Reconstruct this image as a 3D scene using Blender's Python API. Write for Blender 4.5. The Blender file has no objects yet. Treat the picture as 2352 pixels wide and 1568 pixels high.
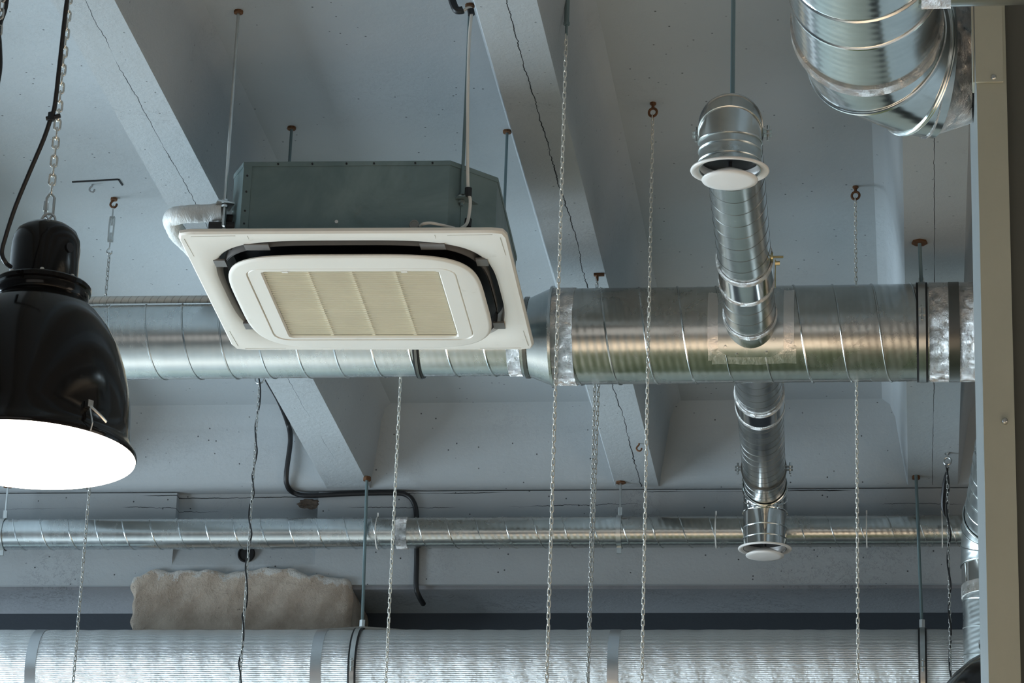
import bpy, math, random
from mathutils import Vector, Matrix
random.seed(7)
C = bpy.context.scene.collection
SC = bpy.context.scene
PI = math.pi
# ------------------------------------------------------------------ camera
CAMZ = 1.6
pitch, yaw, roll, FPX = 0.360292883, 0.134133802, 0.0356899224, 7252.7633
cp, sp, cy, sy = math.cos(pitch), math.sin(pitch), math.cos(yaw), math.sin(yaw)
fw = Vector((-sy*cp, cy*cp, sp)); r0 = Vector((cy, sy, 0)); u0 = r0.cross(fw)
rt = math.cos(roll)*r0 + math.sin(roll)*u0
up = -math.sin(roll)*r0 + math.cos(roll)*u0
cam = bpy.data.cameras.new('camera'); camo = bpy.data.objects.new('camera', cam); C.objects.link(camo)
cam.sensor_width = 36; cam.sensor_fit = 'HORIZONTAL'; cam.lens = FPX*36/2352
cam.clip_start = 0.05; cam.clip_end = 200
M = Matrix((rt, up, -fw)).transposed().to_4x4(); M.translation = Vector((0, 0, CAMZ)); camo.matrix_world = M
SC.camera = camo
CO = Vector((0, 0, CAMZ))
# ------------------------------------------------------------------ colour management
SC.view_settings.view_transform = 'Standard'
SC.view_settings.look = 'None'
SC.view_settings.gamma = 1.0
SC.view_settings.use_curve_mapping = False
SC.view_settings.exposure = -0.25
# ------------------------------------------------------------------ world: soft daylight, cool from the left, warm and dim from the right
W = bpy.data.worlds.new('world'); SC.world = W; W.use_nodes = True
nt = W.node_tree; nt.nodes.clear()
wo = nt.nodes.new('ShaderNodeOutputWorld'); bg = nt.nodes.new('ShaderNodeBackground')
tc = nt.nodes.new('ShaderNodeTexCoord'); sx = nt.nodes.new('ShaderNodeSeparateXYZ')
cr = nt.nodes.new('ShaderNodeValToRGB'); mr = nt.nodes.new('ShaderNodeMapRange')
mr.inputs[1].default_value = -1; mr.inputs[2].default_value = 1
nt.links.new(tc.outputs['Generated'], sx.inputs[0]); nt.links.new(sx.outputs[0], mr.inputs[0])
nt.links.new(mr.outputs[0], cr.inputs[0])
cr.color_ramp.elements[0].position = 0.0; cr.color_ramp.elements[0].color = (0.40, 0.52, 0.62, 1)
cr.color_ramp.elements[1].position = 1.0; cr.color_ramp.elements[1].color = (0.22, 0.16, 0.12, 1)
e = cr.color_ramp.elements.new(0.5); e.color = (0.27, 0.26, 0.245, 1)
nt.links.new(cr.outputs[0], bg.inputs[0]); bg.inputs[1].default_value = 0.21
nt.links.new(bg.outputs[0], wo.inputs[0])


def area(name, loc, target, sx_, sy_, power, col):
    l = bpy.data.lights.new(name, 'AREA'); l.shape = 'RECTANGLE'; l.size = sx_; l.size_y = sy_
    l.energy = power; l.color = col
    o = bpy.data.objects.new(name, l); C.objects.link(o); o.location = loc
    o.rotation_euler = (Vector(target)-Vector(loc)).to_track_quat('-Z', 'Y').to_euler()
    return o


# daylight through the tall windows along the left side, and through those behind the viewer
area('daylight_left', (-8.0, 10.0, 2.4), (0, 9.8, 3.0), 5.0, 3.6, 980, (0.70, 0.87, 1.0))
area('daylight_rear', (-2.0, -6.5, 2.4), (-0.5, 9, 4.6), 9.0, 4.4, 95, (1.0, 0.95, 0.88))
area('warm_fill_right', (3.8, 7.2, 2.3), (0, 7.6, 3.6), 4.5, 2.4, 75, (1.0, 0.84, 0.68))  # added warm fill for the ribs' right sides, no window there
# unseen lamps added below the picture for bright floor reflections and bounce
for lx, ly in ((-3.9, 9.3), (-1.0, 4.0), (0.9, 4.0)):
    area('added_downlight', (lx, ly, 2.6), (lx, ly, 0), 0.5, 0.5, 225, (1.0, 0.87, 0.72))


# ------------------------------------------------------------------ pixel helpers (real depth is always given)
def ray(px, py):
    return fw + rt*((px-1176)/FPX) + up*((784-py)/FPX)


def atz(px, py, z):
    d = ray(px, py); return CO + d*((z-CAMZ)/d.z)


def aty(px, py, Y):
    d = ray(px, py); return CO + d*(Y/d.y)


def atd(px, py, dep):
    return CO + ray(px, py)*dep


def atx(px, py, X):
    d = ray(px, py); return CO + d*(X/d.x)


ZC, ZR = 5.80, 5.50          # ceiling slab, underside of the ribs
PZ = 3.442+CAMZ              # underside of the cassette panel


# ------------------------------------------------------------------ node helpers
class N:
    def __init__(s, name):
        s.m = bpy.data.materials.new(name); s.m.use_nodes = True
        s.t = s.m.node_tree; s.t.nodes.clear()
        s.out = s.t.nodes.new('ShaderNodeOutputMaterial')
        s.b = s.t.nodes.new('ShaderNodeBsdfPrincipled')
        s.t.links.new(s.b.outputs[0], s.out.inputs[0])
        s.tc = s.t.nodes.new('ShaderNodeTexCoord')
        s.co = s.tc.outputs['Object']

    def link(s, a, b): s.t.links.new(a, b)

    def put(s, inp, v):
        if hasattr(v, 'is_output'): s.t.links.new(v, inp)
        elif isinstance(v, (tuple, list)) and len(v) == 3 and inp.type == 'RGBA': inp.default_value = (*v, 1)
        else: inp.default_value = v

    def set(s, name, v): s.put(s.b.inputs[name], v)

    def math(s, op, a, b=0.0, c=0.0, clamp=False):
        n = s.t.nodes.new('ShaderNodeMath'); n.operation = op; n.use_clamp = clamp
        s.put(n.inputs[0], a); s.put(n.inputs[1], b); s.put(n.inputs[2], c); return n.outputs[0]

    def sep(s, v=None):
        n = s.t.nodes.new('ShaderNodeSeparateXYZ'); s.link(v or s.co, n.inputs[0]); return n.outputs

    def comb(s, x, y, z):
        n = s.t.nodes.new('ShaderNodeCombineXYZ')
        for i, v in enumerate((x, y, z)): s.put(n.inputs[i], v)
        return n.outputs[0]

    def mapv(s, scale=(1, 1, 1), v=None, loc=(0, 0, 0)):
        n = s.t.nodes.new('ShaderNodeMapping'); s.link(v or s.co, n.inputs[0])
        n.inputs['Scale'].default_value = scale; n.inputs['Location'].default_value = loc; return n.outputs[0]

    def noise(s, scale, detail=3, rough=.55, v=None, dist=0.0):
        n = s.t.nodes.new('ShaderNodeTexNoise'); s.link(v or s.co, n.inputs['Vector'])
        n.inputs['Scale'].default_value = scale; n.inputs['Detail'].default_value = detail
        n.inputs['Roughness'].default_value = rough; n.inputs['Distortion'].default_value = dist
        return n.outputs[0]

    def vor(s, scale, v=None, feature='F1', rnd=1.0, out='Distance'):
        n = s.t.nodes.new('ShaderNodeTexVoronoi'); n.feature = feature; s.link(v or s.co, n.inputs['Vector'])
        n.inputs['Scale'].default_value = scale; n.inputs['Randomness'].default_value = rnd; return n.outputs[out]

    def ramp(s, f, a, b, c0=0.0, c1=1.0, smooth=True):
        n = s.t.nodes.new('ShaderNodeMapRange'); n.clamp = True
        if smooth: n.interpolation_type = 'SMOOTHSTEP'
        s.put(n.inputs[0], f)
        for i, v in enumerate((a, b, c0, c1)): s.put(n.inputs[i+1], v)
        return n.outputs[0]

    def mix(s, f, a, b):
        n = s.t.nodes.new('ShaderNodeMix'); n.data_type = 'RGBA'
        s.put(n.inputs[0], f); s.put(n.inputs[6], a); s.put(n.inputs[7], b); return n.outputs[2]

    def bump(s, h, strength=.3, dist=.01, prev=None):
        n = s.t.nodes.new('ShaderNodeBump'); n.inputs['Strength'].default_value = strength
        n.inputs['Distance'].default_value = dist; s.put(n.inputs['Height'], h)
        if prev: s.link(prev, n.inputs['Normal'])
        return n.outputs[0]

    def crack(s, across, along, x0, amp, freq, width, seed=0.0, gate=(.35, .5), slope=0.0):
        """thin wandering line mask: |across-x0-wander(along)| < width"""
        v = s.comb(s.math('ADD', along, seed), seed*1.7, 0.3)
        w1 = s.math('MULTIPLY', s.math('SUBTRACT', s.noise(freq, 2, .5, v), .5), amp*2)
        w2 = s.math('MULTIPLY', s.math('SUBTRACT', s.noise(freq*14, 4, .75, v), .5), amp*.9)
        g = s.ramp(s.noise(freq*1.3, 2, .5, s.comb(along, seed+9.1, 2.0)), gate[0], gate[1])
        d = s.math('SUBTRACT', across, s.math('ADD', x0, s.math('ADD', w1, w2)))
        if slope: d = s.math('SUBTRACT', d, s.math('MULTIPLY', along, slope))
        d = s.math('ABSOLUTE', d)
        wv = s.math('MULTIPLY', s.math('ADD', s.noise(freq*5, 2, .6, v), -.1), width*2.2)
        wv = s.math('MULTIPLY', wv, g)
        m = s.math('DIVIDE', s.math('SUBTRACT', wv, d), .0006)
        return s.ramp(m, 0, 1)


def simple(name, col, rough=.5, metal=0.0, var=.0, vscale=8, bump=0, bscale=60, spec=.5, coat=0.0):
    n = N(name)
    if var:
        f = n.noise(vscale, 4)
        n.set('Base Color', n.mix(f, tuple(c*(1-var) for c in col), tuple(min(1, c*(1+var)) for c in col)))
    else: n.set('Base Color', col)
    n.set('Roughness', rough); n.set('Metallic', metal); n.set('Specular IOR Level', spec)
    if coat: n.set('Coat Weight', coat); n.set('Coat Roughness', .05)
    if bump: n.set('Normal', n.bump(n.noise(bscale, 4), bump, .004))
    return n.m


def paint(name, col, crack=None, crack2=None, rough=.62, bumps=.35, pits=1.0, peel=.6):
    n = N(name)
    big = n.noise(1.3, 4, .6); fine = n.noise(45, 5, .65)
    c = n.mix(big, tuple(v*.86 for v in col), tuple(v*1.12 for v in col))
    pl = n.noise(16, 6, .75, dist=.35)                       # peeling flakes
    gate = n.ramp(n.noise(2.2, 3), .5, .68)
    flake = n.math('MULTIPLY', n.ramp(n.math('ABSOLUTE', n.math('SUBTRACT', pl, .5)), .012, .0), gate)
    pit = n.ramp(n.vor(24), .10, .05)
    pit = n.math('MULTIPLY', pit, n.ramp(n.noise(9, 2), .44, .52))
    pit = n.math('MULTIPLY', pit, pits)
    flk = n.math('MULTIPLY', flake, peel)
    dark = n.math('MAXIMUM', n.math('MULTIPLY', flk, .55), pit)
    c = n.mix(dark, c, tuple(v*.18 for v in col))
    h = n.math('ADD', n.math('MULTIPLY', fine, .4), n.math('MULTIPLY', pl, .6))
    h = n.math('SUBTRACT', h, n.math('MULTIPLY', dark, .9))
    s = n.sep()
    for ck in (crack, crack2):
        if ck:
            k = dict(ck); ax = k.pop('ax'); al = k.pop('al')
            m = n.crack(s[ax], s[al], **k)
            c = n.mix(m, c, (.012, .013, .014)); h = n.math('SUBTRACT', h, n.math('MULTIPLY', m, 2.0))
    n.set('Base Color', c); n.set('Roughness', rough); n.set('Specular IOR Level', .35)
    n.set('Normal', n.bump(h, bumps, .008))
    return n.m


def galv(name, base=(.60, .63, .63), rough=.24, axis=0, flute=0.0, pitch_=.12, dirt=.0):
    """galvanised sheet; axis = long axis of the tube in object space"""
    n = N(name); s = n.sep()
    o = [i for i in range(3) if i != axis]
    ang = n.math('ARCTAN2', s[o[1]], s[o[0]])
    sc = [1, 1, 1]; sc[axis] = 30
    streak = n.noise(1.6, 4, .6, n.mapv(tuple(sc)))
    patch = n.noise(5, 5, .65, dist=.6)
    f = n.math('ADD', n.math('MULTIPLY', streak, .28), n.math('MULTIPLY', patch, .72))
    c = n.mix(n.ramp(f, .3, .7), tuple(v*.86 for v in base), tuple(min(1, v*1.08) for v in base))
    r = n.ramp(f, .25, .75, rough*.85, rough*1.3)
    if dirt:
        d = n.math('MULTIPLY', n.ramp(n.noise(6, 6, .68, dist=.8), .46, .74), dirt)
        c = n.mix(d, c, (.33, .27, .22)); r = n.math('ADD', r, n.math('MULTIPLY', d, .3))
    n.set('Base Color', c); n.set('Metallic', 1.0); n.set('Roughness', r)
    h = n.math('MULTIPLY', n.noise(9, 2), .25)
    if flute:
        ph = n.math('SUBTRACT', n.math('DIVIDE', s[axis], pitch_), n.math('DIVIDE', ang, 2*PI))
        h = n.math('ADD', h, n.math('MULTIPLY', n.math('SINE', n.math('MULTIPLY', ph, 2*PI*5)), flute*6))
    n.set('Normal', n.bump(h, .10, .004))
    return n.m


def foil(name, col=(.86, .83, .80), rough=.16, strength=.8, scale=22):
    n = N(name)
    a = n.noise(scale, 6, .7, dist=2.2); b = n.vor(scale*1.3)
    rid = n.math('ABSOLUTE', n.math('SUBTRACT', a, .5))
    h = n.math('ADD', n.math('MULTIPLY', rid, 2.2), n.math('MULTIPLY', b, .5))
    n.set('Base Color', n.mix(n.noise(6, 3), tuple(v*.8 for v in col), col))
    n.set('Metallic', 1.0); n.set('Roughness', n.ramp(n.noise(30, 3), .3, .7, rough*.7, rough*1.8))
    n.set('Normal', n.bump(h, strength, .02))
    return n.m


# ------------------------------------------------------------------ materials
PC = (.36, .385, .40)
M_ceil = paint('ceiling_paint', PC, pits=1.0, peel=.35, bumps=.25)
M_rib = paint('rib_paint', PC, crack=dict(ax=0, al=1, x0=0.0, amp=.020, freq=1.1, width=.0013, seed=3.3, gate=(.45, .58)), bumps=.5, pits=.6, peel=.5)
M_rib2 = paint('rib_paint_b', PC, crack=dict(ax=0, al=1, x0=0.012, amp=.026, freq=1.0, width=.0021, seed=11.3, gate=(.12, .25)), bumps=.5, pits=.5, peel=.5)
M_rib3 = paint('rib_paint_c', PC, crack=dict(ax=0, al=1, x0=0.0, amp=.010, freq=.9, width=.0015, seed=5.7, gate=(.2, .3)), bumps=.4, pits=.5, peel=.5)
M_wall = paint('wall_paint', PC, crack=dict(ax=2, al=0, x0=5.487, amp=.010, freq=1.2, width=.0022, seed=2.2, gate=(.50, .62)),
               crack2=dict(ax=2, al=0, x0=5.43, amp=.02, freq=1.5, width=.0014, seed=8.2, gate=(.48, .58)), bumps=.35, pits=1.2, peel=.9)
M_under = paint('underside_paint_darker', (.24, .25, .27), bumps=.6, pits=.5, peel=.9)  # darker base than the girder face, with peeling flakes
n = N('dark_wall_pale_base'); z_ = n.sep()[2]
n.set('Base Color', n.mix(n.ramp(z_, 3.9, 3.93), (.36, .42, .40), n.mix(n.noise(2, 3), (.037, .046, .058), (.052, .063, .079)))); n.set('Roughness', .6)  # unseen lower zone made pale green to brighten duct reflections
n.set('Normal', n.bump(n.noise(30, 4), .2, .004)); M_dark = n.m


def raw_concrete():
    n = N('raw_concrete')
    a = n.noise(6, 6, .7); b = n.noise(28, 6, .75)
    c = n.mix(n.ramp(a, .3, .7), (.42, .335, .265), (.64, .54, .445))
    c = n.mix(n.ramp(b, .62, .72), c, (.50, .46, .41))
    c = n.mix(n.ramp(n.noise(15, 4, .7), .33, .24), c, (.07, .055, .045))
    z = n.sep()[2]
    at = n.t.nodes.new('ShaderNodeAttribute'); at.attribute_name = 'rim'
    edge = n.math('SUBTRACT', n.math('MULTIPLY', n.ramp(n.noise(14, 5, .75), .35, .7), .055), at.outputs['Fac'])
    c = n.mix(n.ramp(edge, .0, .004), c, (.60, .57, .53))
    n.set('Base Color', c); n.set('Roughness', .9)
    n.set('Normal', n.bump(n.math('ADD', a, b), .9, .03))
    return n.m


M_conc = raw_concrete()
M_galv = galv('galvanised_steel', flute=.0)
M_galv_main = galv('galvanised_steel_main', (.56, .57, .55), .21, 0, .055, .125, dirt=.35)
M_galv_left = galv('galvanised_steel_left', (.66, .70, .71), .25, 0, .010, .12)
M_galv_y = galv('galvanised_steel_branch', (.60, .61, .59), .22, 1, .0)
M_galv_z = galv('galvanised_steel_vertical', (.58, .61, .60), .28, 2, .06, .1)
M_galv_big = galv('galvanised_steel_large', (.76, .78, .77), .17, 1, .022, .13, dirt=.0)
M_shiny = simple('polished_steel', (.72, .72, .70), .10, 1.0, var=.1)
M_zinc = simple('zinc_plated_steel', (.62, .63, .62), .28, 1.0, var=.15, vscale=40)
M_chain = simple('chain_steel', (.80, .78, .72), .28, .6)
M_chain_d = simple('dull_chain_steel', (.52, .52, .50), .3, .75)
M_rod = simple('painted_rod', (.16, .22, .23), .45, .4)
M_rust = simple('rusty_steel', (.16, .075, .035), .7, .5, var=.5, vscale=60, bump=.5, bscale=120)
M_brass = simple('yellow_zinc', (.55, .48, .28), .3, 1.0)
M_foil = foil('foil_tape')
M_tape = simple('aluminium_tape', (.84, .81, .78), .30, 1.0, var=.12, vscale=14, bump=.6, bscale=38)
M_tband = simple('matt_tape_band', (.60, .61, .62), .34, 1.0, var=.1, vscale=9)
M_tape_d = simple('dull_metal_band', (.20, .20, .19), .35, 1.0, var=.2)
M_rubber = simple('black_rubber', (.012, .012, .013), .55)
M_black = simple('black_cable', (.010, .010, .011), .45)
M_white_cable = simple('white_cable', (.66, .62, .56), .45)
M_ties = simple('cable_tie', (.72, .70, .66), .4)
M_white = simple('white_enamel', (.80, .76, .72), .28, var=.03, vscale=5)
M_lamp = simple('black_gloss_enamel', (.006, .005, .0045), .12, var=.15, vscale=5, spec=.30)
M_bolt = simple('pale_bolt', (.70, .66, .60), .35, .3)
M_grayc = simple('grey_conduit', (.30, .28, .25), .6)


def panel_mat():
    n = N('yellowed_plastic')
    c = n.mix(n.noise(2.5, 4, .6), (.75, .675, .585), (.81, .75, .675))
    c = n.mix(n.math('MULTIPLY', n.ramp(n.noise(13, 5, .7), .62, .75), .25), c, (.45, .38, .28))
    n.set('Base Color', c); n.set('Roughness', .42); n.set('Specular IOR Level', .4)
    n.set('Normal', n.bump(n.noise(60, 3), .05, .002))
    return n.m


M_panel = panel_mat()
M_grille = simple('cream_grille', (.80, .73, .57), .5, var=.10, vscale=6)
M_slot = simple('louvre_black', (.006, .006, .008), .5)
M_flap = simple('louvre_grey', (.18, .165, .155), .4)


def body_mat():
    n = N('teal_sheet_metal')
    a = n.noise(4, 5, .65, dist=.8)
    c = n.mix(n.ramp(a, .3, .7), (.125, .175, .175), (.195, .25, .245))
    c = n.mix(n.math('MULTIPLY', n.ramp(n.noise(9, 5, .7), .6, .74), .35), c, (.13, .12, .085))
    n.set('Base Color', c); n.set('Roughness', .46); n.set('Metallic', .35)
    n.set('Normal', n.bump(a, .15, .01))
    return n.m


M_body = body_mat()
M_lining = simple('foam_sleeve', (.035, .030, .03), .7)


def wrap_mat():
    n = N('white_pipe_wrap')
    s = n.sep()
    w = n.noise(7, 4, .6, n.mapv((9, 3, 3)), dist=2.0)
    n.set('Base Color', n.mix(n.noise(5, 3), (.72, .72, .70), (.82, .82, .80)))
    n.set('Roughness', .38); n.set('Normal', n.bump(w, .35, .012))
    return n.m


M_wrap = wrap_mat()


def pipe_wrap_mat():
    n = N('taped_pipe_wrap')
    s = n.sep()
    w = n.math('SINE', n.math('MULTIPLY', n.math('ADD', s[0], n.math('MULTIPLY', s[2], -.6)), 260))
    n.set('Base Color', n.mix(n.ramp(w, .85, 1.0), (.58, .57, .53), (.36, .34, .31))); n.set('Roughness', .5)
    n.set('Normal', n.bump(w, .2, .002))
    return n.m


M_pwrap = pipe_wrap_mat()


def insul_mat():
    n = N('ribbed_foil_insulation'); s = n.sep()
    ang = n.math('ARCTAN2', s[2], s[1])
    wob = n.math('MULTIPLY', n.noise(5, 3, .6), .035)
    line = n.math('SINE', n.math('MULTIPLY', n.math('ADD', ang, wob), 150))
    cri = n.noise(58, 6, .72, dist=1.2)
    rid = n.math('ABSOLUTE', n.math('SUBTRACT', cri, .5))
    wide = n.math('SINE', n.math('MULTIPLY', n.math('SUBTRACT', s[0], n.math('MULTIPLY', ang, .03)), 2*PI/.095))
    h = n.math('ADD', n.math('MULTIPLY', line, .22), n.math('MULTIPLY', rid, 1.5))
    h2 = n.math('ADD', n.math('MULTIPLY', wide, .9), n.math('MULTIPLY', n.noise(3, 2), .3))
    n.set('Base Color', n.mix(n.noise(5, 4), (.70, .70, .70), (.88, .88, .87)))
    n.set('Metallic', 1.0); n.set('Roughness', .36)
    b2 = n.bump(h2, .10, .008)
    n.set('Normal', n.bump(h, .6, .006, b2))
    return n.m


M_insul = insul_mat()


def post_mat():
    n = N('grey_green_coated_steel')
    a = n.noise(6, 5, .7, n.mapv((1, 1, .5)))
    n.set('Base Color', n.mix(a, (.42, .435, .36), (.52, .535, .45)))
    n.set('Roughness', .5); n.set('Metallic', .25); n.set('Normal', n.bump(n.noise(90, 3), .06, .002))
    return n.m


M_post = post_mat()
M_side = simple('pale_steel_side', (.27, .295, .30), .42, .3, var=.08, vscale=4)
M_cpanel = simple('dark_grey_panel', (.105, .108, .095), .5, .2, var=.12, vscale=3)


def floor_mat():
    n = N('worn_tinted_floor'); s = n.sep()
    c = n.mix(n.ramp(n.math('ADD', s[0], n.noise(.7, 2)), -2.4, -1.2), (.35, .42, .46), (.50, .435, .365))  # unseen floor tinted bluish left, warm right, for duct reflections and bounce
    c = n.mix(n.math('MULTIPLY', n.noise(1.2, 5, .6), .35), c, (.25, .22, .19))
    g = n.mix(n.noise(2.5, 5, .7), (.035, .055, .025), (.10, .12, .06))
    k = n.math('MULTIPLY', n.ramp(n.math('ADD', s[1], n.math('MULTIPLY', n.noise(.8, 2), .6)), 5.6, 6.2), n.ramp(s[0], -2.6, -1.8))  # green zone added to the unseen floor so the ducts reflect green
    c = n.mix(k, c, g)
    n.set('Base Color', c); n.set('Roughness', .5)
    return n.m


M_floor = floor_mat()
n = N('lamp_diffuser'); n.set('Base Color', (1, .96, .9)); n.set('Roughness', .3)
n.set('Emission Color', (1.0, .90, .76)); n.set('Emission Strength', 9.0); M_glow = n.m


# ------------------------------------------------------------------ mesh helpers
def frame(p, d, hint=Vector((0, 0, 1))):
    z = Vector(d).normalized()
    x = hint.cross(z)
    if x.length < 1e-4: x = Vector((1, 0, 0)).cross(z)
    x.normalize(); y = z.cross(x)
    m = Matrix((x, y, z)).transposed().to_4x4(); m.translation = Vector(p); return m


class MB:
    def __init__(s): s.v = []; s.f = []

    def add(s, vs, fs):
        o = len(s.v); s.v += [Vector(v) for v in vs]; s.f += [tuple(i+o for i in f) for f in fs]; return s

    def box(s, c, d, rot=None):
        c = Vector(c); a, b, e = d[0]/2, d[1]/2, d[2]/2
        vs = [Vector((x, y, z)) for x in (-a, a) for y in (-b, b) for z in (-e, e)]
        if rot: vs = [rot @ v for v in vs]
        return s.add([c+v for v in vs], [(0, 1, 3, 2), (4, 6, 7, 5), (0, 4, 5, 1), (2, 3, 7, 6), (0, 2, 6, 4), (1, 5, 7, 3)])

    def lathe(s, prof, m, seg=48, a0=0, a1=2*PI, closed=False):
        full = abs(a1-a0-2*PI) < 1e-6; k = seg if full else seg+1
        vs = []
        for (r, h) in prof:
            for i in range(k):
                a = a0+(a1-a0)*i/seg; vs.append(m @ Vector((r*math.cos(a), r*math.sin(a), h)))
        fs = []; n_ = len(prof)
        for j in range(n_ if closed else n_-1):
            j2 = (j+1) % n_
            for i in range(seg):
                i2 = (i+1) % k
                fs.append((j*k+i, j*k+i2, j2*k+i2, j2*k+i))
        return s.add(vs, fs)

    def cyl(s, p0, p1, r, seg=24, r1=None):
        p0 = Vector(p0); p1 = Vector(p1); L = (p1-p0).length; r1 = r if r1 is None else r1
        return s.lathe([(0, 0), (r, 0), (r1, L), (0, L)], frame(p0, p1-p0), seg)

    def pipe(s, p0, p1, r, seg=64, wall=.002):
        p0 = Vector(p0); p1 = Vector(p1); L = (p1-p0).length
        return s.lathe([(r, 0), (r, L), (r-wall, L), (r-wall, 0)], frame(p0, p1-p0), seg, closed=True)

    def band(s, p, d, R, w, t, seg=64):
        """flat ring of width w centred at p"""
        m = frame(Vector(p)-Vector(d).normalized()*w/2, d)
        return s.lathe([(R, 0), (R+t, 0), (R+t, w), (R, w)], m, seg, closed=True)

    def torus(s, p, d, R, r, seg=64, rs=8):
        m = frame(p, d)
        return s.lathe([(R+r*math.cos(2*PI*i/rs), r*math.sin(2*PI*i/rs)) for i in range(rs)], m, seg, closed=True)

    def tube(s, pts, r, seg=8, closed=False, caps=True):
        pts = [Vector(p) for p in pts]; n_ = len(pts); rr = r if isinstance(r, (list, tuple)) else [r]*n_
        T = []
        for i in range(n_):
            a = pts[i-1] if (i or closed) else pts[i]; b = pts[(i+1) % n_] if (i < n_-1 or closed) else pts[i]
            T.append((b-a).normalized())
        x = Vector((0, 0, 1)).cross(T[0])
        if x.length < 1e-3: x = Vector((1, 0, 0)).cross(T[0])
        x.normalize(); vs = []
        for i in range(n_):
            x = (x - T[i]*x.dot(T[i])).normalized(); y = T[i].cross(x)
            for k in range(seg):
                a = 2*PI*k/seg; vs.append(pts[i]+x*(rr[i]*math.cos(a))+y*(rr[i]*math.sin(a)))
        fs = []
        for i in range(n_ if closed else n_-1):
            i2 = (i+1) % n_
            for k in range(seg):
                k2 = (k+1) % seg; fs.append((i*seg+k, i*seg+k2, i2*seg+k2, i2*seg+k))
        if caps and not closed:
            fs.append(tuple(range(seg-1, -1, -1))); fs.append(tuple((n_-1)*seg+k for k in range(seg)))
        return s.add(vs, fs)

    def helix(s, p0, p1, R, pit, r, phase=0.0, hand=1, seg=48, rs=6):
        p0 = Vector(p0); p1 = Vector(p1); L = (p1-p0).length; m = frame(p0, p1-p0)
        n_ = int(L/pit*seg)
        pts = [m @ Vector((R*math.cos(hand*(phase+2*PI*i/seg)), R*math.sin(hand*(phase+2*PI*i/seg)), pit*i/seg)) for i in range(n_+1)]
        return s.tube(pts, r, rs)

    def prism(s, outline, z0, z1, m=None):
        n_ = len(outline); m = m or Matrix()
        vs = [m @ Vector((x, y, z0)) for x, y in outline]+[m @ Vector((x, y, z1)) for x, y in outline]
        fs = [tuple(range(n_-1, -1, -1)), tuple(range(n_, 2*n_))]
        fs += [(i, (i+1) % n_, n_+(i+1) % n_, n_+i) for i in range(n_)]
        return s.add(vs, fs)

    def ringprism(s, outer, inner, z0, z1, m=None):
        n_ = len(outer); m = m or Matrix()
        vs = []
        for o_, z in ((outer, z0), (inner, z0), (outer, z1), (inner, z1)): vs += [m @ Vector((x, y, z)) for x, y in o_]
        fs = []
        for i in range(n_):
            j = (i+1) % n_
            fs += [(i, n_+i, n_+j, j), (2*n_+i, 2*n_+j, 3*n_+j, 3*n_+i), (i, j, 2*n_+j, 2*n_+i), (n_+i, 3*n_+i, 3*n_+j, n_+j)]
        return s.add(vs, fs)

    def build(s, name, mat, parent=None, smooth=True, angle=35, loc=None):
        off = Vector(parent['_base']) if parent is not None else Vector(loc if loc is not None else (0, 0, 0))
        me = bpy.data.meshes.new(name); me.from_pydata([tuple(v-off) for v in s.v], [], s.f); me.update()
        me.materials.append(mat)
        if smooth:
            me.shade_smooth(); me.set_sharp_from_angle(angle=math.radians(angle))
        o = bpy.data.objects.new(name, me); C.objects.link(o)
        import bmesh
        bm = bmesh.new(); bm.from_mesh(me); bmesh.ops.recalc_face_normals(bm, faces=bm.faces); bm.to_mesh(me); bm.free()
        if parent is not None:
            o.parent = parent
            if parent.parent is not None: o['_base'] = tuple(off)
            o['_base'] = tuple(off)
        else:
            o.location = off; o['_base'] = tuple(off)
        return o


def thing(name, loc, label, cat, group=None):
    o = bpy.data.objects.new(name, None); C.objects.link(o); o.location = loc; o['_base'] = tuple(loc)
    o.empty_display_size = .1
    o['label'] = label; o['category'] = cat
    if group: o['group'] = group
    return o


def tag(o, label, cat, group=None, kind=None):
    o['label'] = label; o['category'] = cat
    if group: o['group'] = group
    if kind: o['kind'] = kind
    return o


def struct(o, label=None, cat=None):
    o['kind'] = 'structure'
    if label: o['label'] = label; o['category'] = cat
    return o


def spline(pts, n_=10):
    pts = [Vector(p) for p in pts]; P = [pts[0]*2-pts[1]]+pts+[pts[-1]*2-pts[-2]]; out = []
    for i in range(1, len(P)-2):
        a, b, c_, d = P[i-1], P[i], P[i+1], P[i+2]
        for k in range(n_):
            t = k/n_
            out.append(.5*((2*b)+(c_-a)*t+(2*a-5*b+4*c_-d)*t*t+(3*b-a-3*c_+d)*t**3))
    out.append(pts[-1]); return out


def rrect(hx, hy, r, n_=8, bow=0.0):
    out = []
    for cx, cy_, a0 in ((hx-r, hy-r, 0), (-hx+r, hy-r, PI/2), (-hx+r, -hy+r, PI), (hx-r, -hy+r, 1.5*PI)):
        for i in range(n_+1):
            a = a0+PI/2*i/n_; out.append((cx+r*math.cos(a), cy_+r*math.sin(a)))
    return out


def superel(h, p, n_=96):
    out = []
    for i in range(n_):
        a = 2*PI*i/n_; c_, s_ = math.cos(a), math.sin(a)
        k = (abs(c_)**p+abs(s_)**p)**(-1/p); out.append((h*k*c_, h*k*s_))
    return out


# ------------------------------------------------------------------ ROOM
X0, X1, YF, YB = -9.5, 4.0, -8.0, 12.29
struct(MB().box(((X0+X1)/2, (YF+YB)/2, -.05), (X1-X0, YB-YF+.4, .1)).build('floor', M_floor, smooth=False))
YE = 11.86                                             # end diaphragm of the slab bays
mb = MB().box(((X0+X1)/2, (YF+YE)/2, ZC+.075), (X1-X0, YE-YF+.3, .15))
struct(mb.build('ceiling', M_ceil, smooth=False))
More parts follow.
